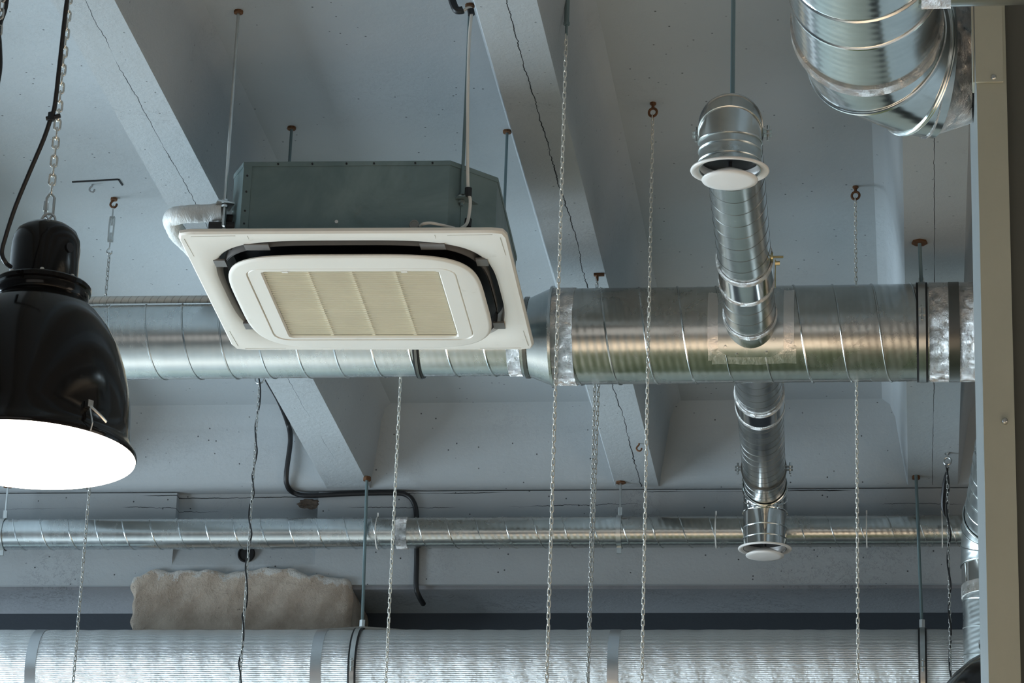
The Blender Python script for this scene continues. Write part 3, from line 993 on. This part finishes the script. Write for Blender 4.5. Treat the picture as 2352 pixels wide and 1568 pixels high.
g1, g2 = frac2(953), frac2(980)
MB().band(m0+ax2*(L2*(g1+g2)/2), ax2, RBr+.0005, L2*(g2-g1), .004).build('damper_collar', M_shiny, bd2)
for g_ in (g1, g2): MB().band(m0+ax2*(L2*g_), ax2, RBr+.001, .026, .0055).build('foil_tape', M_foil, bd2)
q = m0+ax2*(L2*(g1-.09))+Vector((RBr, 0, 0))
mb = MB().cyl(q, q+Vector((.006, 0, 0)), .014, 16); mb.cyl(q, q+Vector((.03, 0, 0)), .004, 8); mb.box(q+Vector((.01, -.01, .05)), (.003, .006, .10)); mb.build('damper_handle', M_brass, bd2)
side_clamp(bd2, m0+ax2*(L2*frac2(1122)), ax2, RBr)
pe2, el2 = gored(bd2, m1-ax2*.09, ax2, (0, .02, -1), RBr+.002, .09, 3, M_shiny)
vz = aty(1757, 1260, pe2.y).z
mb = MB().pipe(pe2, (pe2.x, pe2.y, vz), RBr+.003, 56); mb.build('collar', M_shiny, bd2)
for t in (.45, .75): MB().torus((pe2.x, pe2.y, pe2.z+(vz-pe2.z)*t), (0, 0, 1), RBr+.004, .0022, 56, 6).build('bead', M_galv_z, bd2)
valve(bd2, Vector((pe2.x, pe2.y, vz)), .103, .04)


# ------------------------------------------------------------------ THIN SPIRAL DUCT along the back wall
YS = 11.836; RS = .0615
sA = aty(1000, 1223.5, YS); zS = sA.z
xs0 = XS0 = aty(-420, 1228, YS).x; xs1 = aty(2215, 1212, YS).x
sd = thing('spiral_duct', (0, YS, zS), 'thin galvanised spiral duct running along the back girder', 'air duct')
xt = aty(925, 1225, YS).x
mb = MB().pipe((xs0, YS, zS), (xt, YS, zS), RS, 64); mb.helix((xs0, YS, zS), (xt, YS, zS), RS, .1125, .0030, .2, 1, 40, 6)
mb.build('duct_section', M_galv_left, sd)
mb = MB().pipe((xt, YS, zS), (xs1, YS, zS), RS, 64); mb.helix((xt+.04, YS, zS), (xs1, YS, zS), RS, .1155, .0026, 1.2, 1, 40, 6)
mb.build('duct_section', M_galv_main, sd)
MB().band((xt, YS, zS), (1, 0, 0), RS, .045, .003).build('foil_tape', M_foil, sd)
for px in (868, 1645, 1991, 2164):
    x = aty(px, 1225, YS).x
    mb = MB().band((x, YS, zS), (1, 0, 0), RS+.003, .005, .0015, 40); mb.box((x, YS-.02, zS+RS+.008), (.006, .006, .016)); mb.build('cable_tie', M_ties, sd)
for px, py0 in ((1423, 1112), (8, 1128)):
    x = aty(px, 1225, YS).x
    b = MB().band((x, YS, zS), (1, 0, 0), RS+.003, .020, .003, 40).build('clamp_band', M_zinc, sd)
    MB().box((x, YS-.005, zS-RS-.014), (.018, .012, .028)).build('clamp_ear', M_zinc, b); MB().box((x, YS, zS+RS+.02), (.016, .008, .04)).build('clamp_ear', M_zinc, b)
    mb = MB().cyl((x, YS, zS+RS+.01), (x, YS, ZR+.01), .0045, 10); rod = mb.build('hanger_rod', M_zinc, sd)
    MB().cyl((x, YS, ZR-.006), (x, YS, ZR+.004), .02, 7).build('anchor', M_rust, rod)

# ------------------------------------------------------------------ INSULATED DUCT
YI = 11.715; RI = .18; zI = 3.075+CAMZ
isd = thing('insulated_duct', (0, YI, zI), 'fat duct wrapped in ribbed silver foil insulation along the bottom', 'air duct')
mb = MB(); K = 72; xs = [-6.2+i*.0125 for i in range(int(7.6/.0125)+1)]; vs = []
for x in xs:
    for j in range(K):
        a = 2*PI*j/K
        r = RI+.0007*math.sin(2*PI*(x-.03*a)/.095)+.0003*math.sin(11*x+3*math.sin(a))+.0003*math.sin(37*x+2*a)
        vs.append((x, YI+r*math.cos(a), zI+r*math.sin(a)))
mb.add(vs, [(i*K+j, i*K+(j+1) % K, (i+1)*K+(j+1) % K, (i+1)*K+j) for i in range(len(xs)-1) for j in range(K)])
mb.build('insulation', M_insul, isd, angle=80)
for px in (85, 735, 1412):
    x = aty(px, 1500, YI-.1).x
    MB().band((x, YI, zI), (1, 0, 0), RI+.0004, .042, .0009, 72).build('tape_band', M_tband, isd)
for px, pt in ((832, (843, 1097)), (2118, (2104, 1093))):
    x = aty(px, 1441, YI).x
    clamp(isd, x, YI, zI, RI+.004, .0, .018, M_zinc)
    p = atz(*pt, ZR)
    mb = MB().cyl((x, YI, zI+RI+.008), (p.x, min(p.y, 11.775), ZR), .0065, 10); rod = mb.build('hanger_rod', M_rod, isd)
    MB().cyl((x, YI, zI+RI+.006), (x, YI, zI+RI+.045), .012, 6).build('nut', M_zinc, rod)
    MB().cyl((p.x, p.y, ZR-.012), (p.x, p.y, ZR+.004), .016, 7).build('anchor', M_rust, rod)
# grey corrugated conduit lying on the insulation
def corrug(pts, r, step=.006, amp=.18):
    P = spline(pts, 24); out = []; acc = 0; res = []; rad = []
    tot = [0]
    for i in range(1, len(P)): tot.append(tot[-1]+(P[i]-P[i-1]).length)
    n_ = max(4, int(tot[-1]/(step/2))); j = 0
    for i in range(n_+1):
        t = tot[-1]*i/n_
        while j < len(tot)-2 and tot[j+1] < t: j += 1
        f = (t-tot[j])/max(1e-9, tot[j+1]-tot[j]); res.append(P[j].lerp(P[j+1], f)); rad.append(r*(1 if i % 2 else 1-amp))
    return res, rad


eI = math.atan2(zI-CAMZ, YI); nI = Vector((0, -math.sin(eI), math.cos(eI)))
def onI(px, lift): 
    q = aty(px, 1445, YI); return Vector((q.x, YI+.03, zI))+nI*(RI+lift)
a_, b_ = corrug([onI(280, -.002), onI(420, .001), onI(600, .001), onI(720, .003), onI(790, .009), onI(832, .013), onI(868, .010), onI(910, .004), onI(960, -.004)], .0095)
o = MB().tube(a_, b_, 8).build('conduit', M_grayc, loc=tuple(onI(832, 0)), angle=80)
tag(o, 'grey corrugated conduit lying on the insulated duct below the concrete block', 'conduit')
a_, b_ = corrug([onI(2000, -.004), onI(2060, .001), onI(2118, .004), onI(2205, .002), onI(2260, 0)], .0075)
o = MB().tube(a_, b_, 8).build('conduit', M_grayc, loc=tuple(onI(2118, 0)), angle=80)
tag(o, 'grey corrugated conduit on the insulated duct at its right end', 'conduit')
a_, b_ = corrug([onI(-260, 0), onI(-60, .003), onI(20, .001), onI(70, -.005)], .0085)
o = MB().tube(a_, b_, 8).build('conduit', M_grayc, loc=tuple(onI(0, 0)), angle=80)
tag(o, 'grey corrugated conduit on the insulated duct at its left end', 'conduit')

# black corrugated conduit down the ceiling and the girder
Yw = YG-.0112
zc2 = ZC-.014
pts = [atz(590, 820, zc2), atz(612, 868, zc2), atz(640, 918, zc2-.01), aty(660, 968, 11.80), aty(667, 1010, 11.815), aty(658, 1085, 11.84), aty(660, 1115, 11.87), aty(676, 1132, Yw), aty(710, 1138, Yw), aty(800, 1134, Yw), aty(900, 1132, Yw), aty(935, 1137, Yw), aty(952, 1158, Yw), aty(957, 1195, Yw), aty(957, 1280, Yw), aty(956, 1345, Yw), aty(962, 1368, Yw+.02), aty(972, 1386, Yw+.10)]
a_, b_ = corrug(pts, .0108, .0055, .12)
o = MB().tube(a_, b_, 10).build('conduit', M_black, loc=tuple(pts[8]), angle=80)
tag(o, 'black corrugated conduit bending down the ceiling and across the back girder', 'conduit')

# ------------------------------------------------------------------ CHAINS
def link_pts(pitch_, wr, wid, c, ax_):
    h = pitch_/2; pts = []
    r = wid/2
    for k in range(7): a = PI*k/6; pts.append((r*math.cos(a), h-r+wr+r*math.sin(a)))
    for k in range(7): a = PI+PI*k/6; pts.append((r*math.cos(a), -(h-r+wr)+r*math.sin(a)))
    return pts


def add_chain(mb, p0, p1, pitch_=.0165, wr=.0019, wid=.0082, a0=.35, rs=5, drift=.06):
    p0 = Vector(p0); p1 = Vector(p1); d = (p1-p0); L_ = d.length; d.normalize(); n_ = int(L_/pitch_)
    m = frame(p0, d)
    prof = link_pts(pitch_, wr, wid, None, None)
    for i in range(n_):
        a = a0+(PI/2 if i % 2 else 0)+drift*math.sin(i*.37)+random.uniform(-.12, .12)
        ca, sa = math.cos(a), math.sin(a); c_ = pitch_*(i+.5)
        mb.tube([m @ Vector((x*ca, x*sa, c_+z)) for x, z in prof], wr, rs, closed=True)
    return mb


def eye(parent, p, mat=M_rust, r=.013):
    mb = MB().cyl((p.x, p.y, p.z-.02), (p.x, p.y, p.z+.002), .005, 8)
    mb.cyl((p.x, p.y, p.z-.006), (p.x, p.y, p.z+.001), .010, 8)
    mb.torus((p.x, p.y, p.z-.02-r), (.25, 1, .1), r, .0042, 24, 8)
    mb.build('eye_hook', mat, parent)
    return Vector((p.x, p.y, p.z-.02-2*r+.004))


def s_hook(mb, p, s=1.0, wr=.004):
    pts = [Vector(p)+Vector(q)*s for q in ((0, 0, 0), (-.002, 0, -.012), (-.014, 0, -.026), (-.017, 0, -.040), (-.008, 0, -.052), (.006, 0, -.055), (.016, 0, -.047), (.018, 0, -.034))]
    mb.tube(spline(pts, 6), wr*s, 8)
    return Vector(p)+Vector((0, 0, -.052))*s


ZEND = 3.35
def chain_thing(p, label, mat=M_chain, hook='eye', top=None, twin=None, cable=False, **kw):
    t = thing('hanging_chain', p, label, 'chain')
    q = Vector(p)
    if hook == 'eye': q = eye(t, Vector(p))
    mb = add_chain(MB(), q, (q.x, q.y, ZEND), **kw)
    mb.build('chain', mat, t, angle=80)
    return t, q


# behind the large duct on the left, with turnbuckle
p = atz(262, 455, ZC)
t1 = thing('hanging_chain', p, 'steel chain with turnbuckle hanging from an open ceiling hook beside the black lamp', 'chain')
mb = MB().cyl(p-Vector((0, 0, .008)), p+Vector((0, 0, .002)), .012, 8); q = s_hook(mb, p, .62, .0065); mb.build('open_hook', M_rust, t1)
mb = MB().cyl(q+Vector((0, 0, .006)), q-Vector((0, 0, .045)), .0032, 8)
zt_ = q.z-.04
for s_ in (-1, 1): mb.tube([(q.x+s_*.0075, q.y, zt_), (q.x+s_*.008, q.y, zt_-.03), (q.x+s_*.0075, q.y, zt_-.085)], .0034, 8)
mb.box((q.x, q.y, zt_), (.018, .008, .008)); mb.box((q.x, q.y, zt_-.086), (.018, .008, .008)); mb.cyl((q.x, q.y, zt_), (q.x, q.y, zt_-.028), .003, 8); mb.cyl((q.x, q.y, zt_-.055), (q.x, q.y, zt_-.11), .003, 8)
q2 = s_hook(mb, (q.x, q.y, zt_-.105), .5, .006)
mb.build('turnbuckle', M_zinc, t1)
add_chain(MB(), q2, (q2.x, q2.y, ZEND)).build('chain', M_chain_d, t1, angle=80)
# left chain by the first rib, black cable wound round it
p = atz(607, 866, ZC); p = Vector((p.x, 11.33, ZC))
t2 = thing('hanging_chain', p, 'steel chain wound with a thin black cable beside the concrete block', 'chain')
mb = MB().cyl(p-Vector((0, 0, .01)), p, .01, 8); mb.torus(p-Vector((0, 0, .033)), (.3, 1, 0), .022, .0035, 28, 8); mb.build('ring', M_zinc, t2)
q = p-Vector((0, 0, .05)); add_chain(MB(), q, (q.x, q.y, ZEND)).build('chain', M_chain_d, t2, angle=80)
def wound(q, zend, seed, r=.0031):
    rnd = random.Random(seed); pts = []; z = q.z; a = rnd.uniform(0, 6)
    while z > zend:
        rr = .004+.005*rnd.random(); pts.append(Vector((q.x+rr*math.cos(a), q.y+rr*math.sin(a), z))); z -= .035+.03*rnd.random(); a += 1.1+.9*rnd.random()
    return MB().tube(spline(pts, 6), r, 6)
wound(q+Vector((0, 0, .03)), ZEND, 5).build('black_cable', M_black, t2)
p = Vector((atz(920, 860, ZC).x, 9.75, ZC)); p.x = aty(920, 870, 9.75).x
t3, _ = chain_thing(p, 'bright chain hanging from behind the air conditioner, in front of the bent black conduit')
p = Vector((aty(1303, 2, 8.02).x, 8.02, ZC))
t4 = thing('hanging_chain', p, 'long bright chain crossing in front of the duct reducer, hung on a threaded tensioner', 'chain')
zz = aty(1302, 66, 8.02).z
mb = MB().cyl((p.x, p.y, ZC), (p.x, p.y, zz+.12), .004, 8); mb.cyl((p.x, p.y, zz+.10), (p.x, p.y, zz+.02), .0075, 10); mb.cyl((p.x, p.y, zz+.02), (p.x, p.y, zz+.012), .009, 8); mb.cyl((p.x, p.y, zz+.012), (p.x, p.y, zz-.02), .004, 8)
mb.build('tensioner', M_rod, t4)
add_chain(MB(), (p.x, p.y, zz-.018), (p.x, p.y, ZEND)).build('chain', M_chain, t4, angle=80)
p = atz(1376, 628, ZR)
t5 = thing('hanging_chain', p, 'double strand of chain hung from a rusty bolt under the middle rib', 'chain')
mb = MB().box((p.x, p.y, ZR-.004), (.034, .012, .008)); mb.cyl((p.x-.006, p.y, ZR), (p.x-.006, p.y, ZR-.026), .005, 8); mb.build('rusty_bolt', M_rust, t5)
q = Vector((p.x-.006, p.y, ZR-.02))
mb = add_chain(MB(), q, (q.x+.004, q.y, ZEND)); add_chain(mb, (q.x+.016, q.y+.01, ZR-.05), (q.x+.002, q.y+.012, 4.05), a0=.9)
mb.build('chain', M_chain_d, t5, angle=80)
t6, _ = chain_thing(atz(1500, 236, ZC), 'chain on a rusty eye bolt crossing in front of the large spiral duct', M_chain)
t7, _ = chain_thing(atz(1965, 428, ZC), 'chain on a rusty eye bolt hanging behind the large duct right of the branch ducts', M_chain)
p = atz(2175, 1068, ZR); p = Vector((p.x, 11.505, ZR))
t8 = thing('hanging_chain', p, 'chain wound with black cable beside the vertical duct at the far right', 'chain')
q = eye(t8, p, M_zinc, .014); add_chain(MB(), q, (q.x, q.y, ZEND)).build('chain', M_chain_d, t8, angle=80)
mb = wound(q, ZEND, 9, .0036); pts = [aty(2178, 1072, 11.51), aty(2170, 1110, 11.53), aty(2166, 1160, 11.56), aty(2170, 1185, 11.58)]
mb.tube(spline(pts, 6), [.004+.006*math.sin(PI*min(1, i/17)) for i in range(19)], 8); mb.build('black_cable', M_black, t8)
p = atz(1468, 1018, ZR)
o = MB(); s_hook(o, p, .55, .006); o = o.build('open_hook', M_rust, loc=tuple(p)); tag(o, 'small rusty open hook under the middle rib behind the chain', 'hook')
# recessed plate outline with a small hook in the first bay
p = atz(222, 418, ZC)
hp = thing('ceiling_hook', p, 'small painted hook below a slot-edged plate in the ceiling near the black lamp', 'hook')
mb = MB(); a_ = atz(166, 417, ZC); b_ = atz(272, 411, ZC); c_ = atz(281, 424, ZC)
mb.tube([a_, b_], .0045, 6); mb.tube([b_, c_], .004, 6); mb.build('plate_slot', M_slot, hp)
mb = MB(); s_hook(mb, atz(212, 424, ZC), .5, .007); mb.build('hook', M_ceil, hp)

# ------------------------------------------------------------------ LARGE DUCT top right
zB = 3.013+CAMZ; xB = -.083; RB = .157
big = thing('large_duct', (xB, 6.08, zB), 'large shiny spiral duct with a segmented elbow at the top right', 'air duct')
p0 = Vector((xB-.02, 3.6, zB)); p1 = Vector((xB, 6.07, zB))
mb = MB().pipe(p0, p1, RB, 96); mb.helix(p0, p1-Vector((0, .14, 0)), RB, .124, .0040, 3.5, 1); mb.build('tube', M_galv_big, big)
MB().band(p1-Vector((0, .012, 0)), (0, 1, 0), RB, .034, .005, 96).build('foil_tape', M_foil, big)
d0 = Vector((0, 1, 0)); rb = .20; K = 96
angs_ = (0, 24, 60, 76); cen = p1+Vector((rb, 0, 0)); mb = MB(); cps = []
for a in angs_:
    a = math.radians(a); cps.append((cen+Vector((-rb*math.cos(a), rb*math.sin(a), 0)), Vector((math.sin(a), math.cos(a), 0))))
vs = []
for (c_, t_) in cps:
    x_ = t_.cross(Vector((0, 0, 1)))
    for j in range(K): a = 2*PI*j/K; vs.append(c_+x_*((RB+.004)*math.cos(a))+Vector((0, 0, (RB+.004)*math.sin(a))))
mb.add(vs, [(i*K+j, i*K+(j+1) % K, (i+1)*K+(j+1) % K, (i+1)*K+j) for i in range(3) for j in range(K)])
elb = mb.build('elbow', M_galv_big, big, angle=15)
for (c_, t_) in cps[1:3]:
    mb = MB(); mb.torus(c_, t_, RB+.006, .0035, K, 8); mb.torus(c_+t_*.006, t_, RB+.005, .003, K, 8); mb.build('bead', M_galv_big, elb)
vs = []; tipc = Vector((aty(2268, 1400, 5.93).x-.003, cps[3][0].y+.02, zB+.015))
for q in range(7):
    f = q/6; c_ = (cps[3][0]-cps[3][1]*.02).lerp(tipc, f); t_ = cps[3][1].lerp(Vector((1, 0, 0)), f).normalized(); x_ = t_.cross(Vector((0, 0, 1)))
    rr = RB+.007-.03*f
    for j in range(K): a = 2*PI*j/K; vs.append(c_+x_*(rr*math.cos(a))+Vector((0, 0, rr*math.sin(a))))
MB().add(vs, [(q*K+j, q*K+(j+1) % K, (q+1)*K+(j+1) % K, (q+1)*K+j) for q in range(6) for j in range(K)]).build('foil_tape', M_foil, big)

# ------------------------------------------------------------------ TALL METAL CASING at the right edge
Yc = 5.93
xe = aty(2268, 1400, Yc).x; xe2 = aty(2341, 1400, Yc).x
xw = xe
cs = thing('ventilation_unit', (xe, Yc, 0), 'tall grey-green sheet metal casing post and panel at the right edge', 'ventilation unit')
zt_, zb_ = 5.2, .0
mb = MB().box(((xe+xe2)/2, Yc+.012, (zt_+zb_)/2), (xe2-xe, .024, zt_-zb_)); mb.build('corner_post', M_post, cs, smooth=False)
mb = MB().box((xe+.003, Yc+.36, (zt_+zb_)/2), (.006, .70, zt_-zb_)); mb.build('side_panel', M_side, cs, smooth=False)
mb = MB().box((xe2+.45, Yc+.05, (zt_+zb_)/2), (.9, .03, zt_-zb_)); mb.build('front_panel', M_cpanel, cs, smooth=False)
zs_ = aty(2260, 191, Yc).z
mb = MB().box(((xe+xe2)/2-.004, Yc-.004, (zs_+zt_)/2), (xe2-xe-.004, .006, zt_-zs_)); mb.box((xe-.006, Yc+.02, (zs_+zt_)/2), (.004, .05, zt_-zs_)); pl = mb.build('cover_plate', M_post, cs, smooth=False)
for px, py in ((2282, 177), (2308, 966)):
    q = aty(px, py, Yc-.006)
    mb = MB().lathe([(0, -.004), (.004, -.0035), (.0062, -.001), (.0066, .001), (.0066, .006), (0, .006)], frame(q, (0, 1, 0)), 16); mb.build('screw', M_zinc, cs)
# small horizontal pipe across the very top right
YH = 4.9
q0 = aty(2110, -14, YH); q1 = aty(2420, -14, YH)
o = thing('horizontal_duct', q0, 'galvanised duct edge crossing the top right corner above the casing', 'air duct')
zz = aty(2220, 7, YH).z+.055
mb = MB().pipe((q0.x, YH, zz), (q1.x+.6, YH, zz), .055, 48); mb.build('tube', M_galv, o)
MB().band((aty(2150, 0, YH).x, YH, zz), (1, 0, 0), .055, .05, .003).build('foil_tape', M_foil, o)

# ------------------------------------------------------------------ VERTICAL DUCT behind the casing
RV = .118; Yv = 11.30
xv = aty(2210, 1350, Yv).x+RV/math.cos(.1)
vd = thing('vertical_duct', (xv, Yv, 4.0), 'spiral duct dropping vertically behind the casing at the far right', 'air duct')
zE = aty(2285, 1240, Yv).z
mb = MB().pipe((xv, Yv, 2.5), (xv, Yv, zE-.20), RV, 72); mb.helix((xv, Yv, 2.52), (xv, Yv, zE-.22), RV, .105, .0030, 0, -1); mb.build('tube', M_galv_z, vd)
MB().band((xv, Yv, zE-.20), (0, 0, 1), RV, .045, .004, 64).build('foil_tape', M_foil, vd)
dI = Vector((.10, -1.25, .33)).normalized()
pv = Vector((xv, Yv, zE-.20))
mb = MB().pipe((xv, Yv, zE-.205), (xv, Yv, zE-.10), RV+.002, 64); mb.build('collar', M_shiny, vd)
pe3, el3 = gored(vd, Vector((xv, Yv, zE-.10)), (0, 0, 1), dI, RV+.002, .16, 3, M_galv_z)
mb = MB().pipe(pe3, pe3+dI*1.15, RV, 72); mb.helix(pe3+dI*.03, pe3+dI*1.15, RV, .075, .0028, 0, 1); mb.build('upper_tube', M_galv_z, vd)

# ------------------------------------------------------------------ PENDANT LAMPS
def pendant(base, label, S=1.0, glow=True):
    t = thing('pendant_lamp', base, label, 'lamp')
    m = Matrix.Translation(base) @ Matrix.Scale(S, 4)
    shade = [(.213, -.004), (.215, .0), (.214, .006), (.206, .016), (.200, .030), (.198, .060), (.196, .095), (.190, .135), (.179, .180), (.163, .225), (.143, .262), (.120, .292), (.098, .312), (.086, .322),
             (.083, .318), (.117, .288), (.140, .257), (.160, .22), (.176, .175), (.187, .13), (.193, .09), (.196, .03), (.203, .012), (.209, .0)]
    MB().lathe(shade, m, 96, closed=True).build('shade', M_lamp, t, angle=60)
    fl = MB().lathe([(.078, .312), (.090, .318), (.094, .326), (.094, .338), (.098, .341), (.0985, .349), (.096, .352), (.062, .353), (.060, .349)], m, 72).build('flange', M_lamp, t, angle=40)
    cap = MB().lathe([(.0685, .350), (.0690, .37), (.0690, .435), (.067, .452), (.060, .468), (.046, .479), (.02, .484), (0, .485)], m, 72).build('cap', M_lamp, t, angle=60)
    for k in range(8):
        a = 2*PI*k/8+.25; q = m @ Vector((.084*math.cos(a), .084*math.sin(a), .352))
        MB().lathe([(.0045*S, 0), (.0045*S, .005), (.003*S, .0075), (0, .0082)], Matrix.Translation(q), 10).build('bolt', M_bolt, fl)
        q = m @ Vector((.088*math.cos(a), .088*math.sin(a), .334)); 
        MB().cyl(q, q+Vector((0, 0, .006)), .004, 6).build('nut', M_zinc, fl)
    q = m @ Vector((.066*math.cos(-.55), .066*math.sin(-.55), .42)); d = Vector((math.cos(-.55), math.sin(-.55), 0))
    MB().cyl(q, q+d*.006, .010, 14).build('cable_hole', M_slot, cap)
    mb = MB().torus(m @ Vector((0, 0, .495)), (0, 1, .1), .014, .003, 24, 8); mb.build('eye', M_zinc, cap)
    if glow:
        MB().lathe([(0, -.020), (.08, -.019), (.15, -.016), (.200, -.0105), (.2125, -.0065), (.2125, -.0045), (0, -.0045)], m, 72).build('diffuser', M_glow, t, angle=60)
    for a in (-.72, -1.2+3.4):
        d = Vector((math.cos(a), math.sin(a), 0)); tt = Vector((-d.y, d.x, 0))
        mb = MB(); q = m @ (d*.203+Vector((0, 0, .03)))
        mb.box(q+d*.003+Vector((0, 0, .022)), (.012, .012, .014), Matrix.Rotation(a, 3, 'Z')); mb.tube([q+d*.006+Vector((0, 0, .018)), q+d*.016+tt*.02+Vector((0, 0, .0)), q+d*.014+tt*.035+Vector((0, 0, -.008))], .003, 6)
        mb.tube([q+d*.008+Vector((0, 0, .012)), q+d*.02+Vector((0, 0, -.02)), q+d*.016+Vector((0, 0, -.034))], .0016, 6)
        mb.build('clip', M_zinc, t)
    return t, m @ Vector((0, 0, .508))


lb = atd(62, 1040, 6.2)
lamp, ltop = pendant(lb, 'large black enamel pendant lamp with glowing white underside at the left', 1.0)
# its chain
ct = Vector((ltop.x, ltop.y, ZC))
lc = thing('lamp_chain', ct, 'bright steel chain holding the black pendant lamp at the left', 'chain')
mb = MB(); mb.tube([(ltop.x, ltop.y, ltop.z-.012), (ltop.x-.008, ltop.y, ltop.z), (ltop.x-.008, ltop.y, ltop.z+.036), (ltop.x, ltop.y, ltop.z+.048), (ltop.x+.008, ltop.y, ltop.z+.036), (ltop.x+.008, ltop.y, ltop.z)], .0032, 8, closed=True)
mb.cyl((ltop.x-.008, ltop.y, ltop.z+.008), (ltop.x-.008, ltop.y, ltop.z+.028), .006, 8); mb.build('quick_link', M_zinc, lc)
add_chain(MB(), (ltop.x, ltop.y, ltop.z+.046), (ct.x, ct.y, ct.z), 0.0205, .0026, .0122).build('chain', simple('bright_chain', (.80, .78, .72), .2, 1.0), lc, angle=80)
dl = 6.2
pts = [atd(176, -60, dl), atd(156, -10, dl), atd(140, 120, dl), atd(126, 240, dl), atd(117, 270, dl), atd(100, 320, dl), atd(68, 395, dl), atd(35, 475, dl), atd(12, 545, dl), atd(4, 580, dl), atd(12, 602, dl), atd(24, 612, dl+.03)]
lk = thing('lamp_cable', pts[4], 'black power cable looping down beside the lamp chain at the left', 'cable')
MB().tube(spline(pts, 10), .0046, 8).build('cable', M_black, lk)
q = atd(118, 268, dl); mb = MB().cyl(q-Vector((.010, 0, .004)), q+Vector((.018, 0, .002)), .0045, 8); mb.cyl(q-Vector((0, 0, .008)), q+Vector((0, 0, .008)), .0075, 8); mb.build('cable_tie', M_black, lk)
# second lamp, mostly hidden behind the casing
lb2 = atd(2385, 1480, 7.6)-Vector((0, 0, .345))
lamp2, _ = pendant(lb2, 'black pendant lamp almost hidden behind the casing at the bottom right', 1.0, False)
lamp2.scale = (1.45, 1.45, 1.0)
for o in (lamp2,):
    pass

# chain with cable just inside the top left corner
p = atd(4, 20, 6.9); p = Vector((p.x, p.y, ZC))
t9 = thing('hanging_chain', p, 'chain with black cable just inside the top left corner of the view', 'chain')
add_chain(MB(), p, (p.x, p.y, 3.6), .0205, .0026, .0122).build('chain', M_chain_d, t9, angle=80)
wound(Vector((p.x+.006, p.y, ZC)), 3.6, 21, .0044).build('black_cable', M_black, t9)
# broken plaster pocket under the black conduit
q = aty(708, 1156, YG-.003); rnd = random.Random(12); vs = [(q.x, q.y+.012, q.z)]
for i in range(26):
    a = 2*PI*i/26; k = 1+.22*rnd.uniform(-1, 1); vs.append((q.x+.036*k*math.cos(a), q.y, q.z+.018*k*math.sin(a)))
for i in range(26):
    a = 2*PI*i/26; k = 1.25+.2*rnd.uniform(-1, 1); vs.append((q.x+.036*k*math.cos(a), q.y+.004, q.z+.018*k*math.sin(a)))
fs = [(0, 1+i, 1+(i+1) % 26) for i in range(26)]+[(1+i, 27+i, 27+(i+1) % 26, 1+(i+1) % 26) for i in range(26)]
o = MB().add(vs, fs).build('broken_plaster', simple('broken_plaster', (.085, .065, .05), .9, var=.7, vscale=60, bump=.8, bscale=90), loc=tuple(q))
tag(o, 'small dark broken plaster pocket under the bent black conduit', 'plaster damage')
GR = {'chain': 'hanging chains', 'lamp': 'black pendant lamps', 'conduit': 'corrugated conduits'}
for o in list(bpy.data.objects):
    if o.parent is None and o.get('category') in GR: o['group'] = GR[o['category']]
    if o.parent is None and o.name.startswith('branch_duct'): o['group'] = 'branch ducts with white valves'
# tidy helper props
for o in bpy.data.objects:
    if '_base' in o: del o['_base']
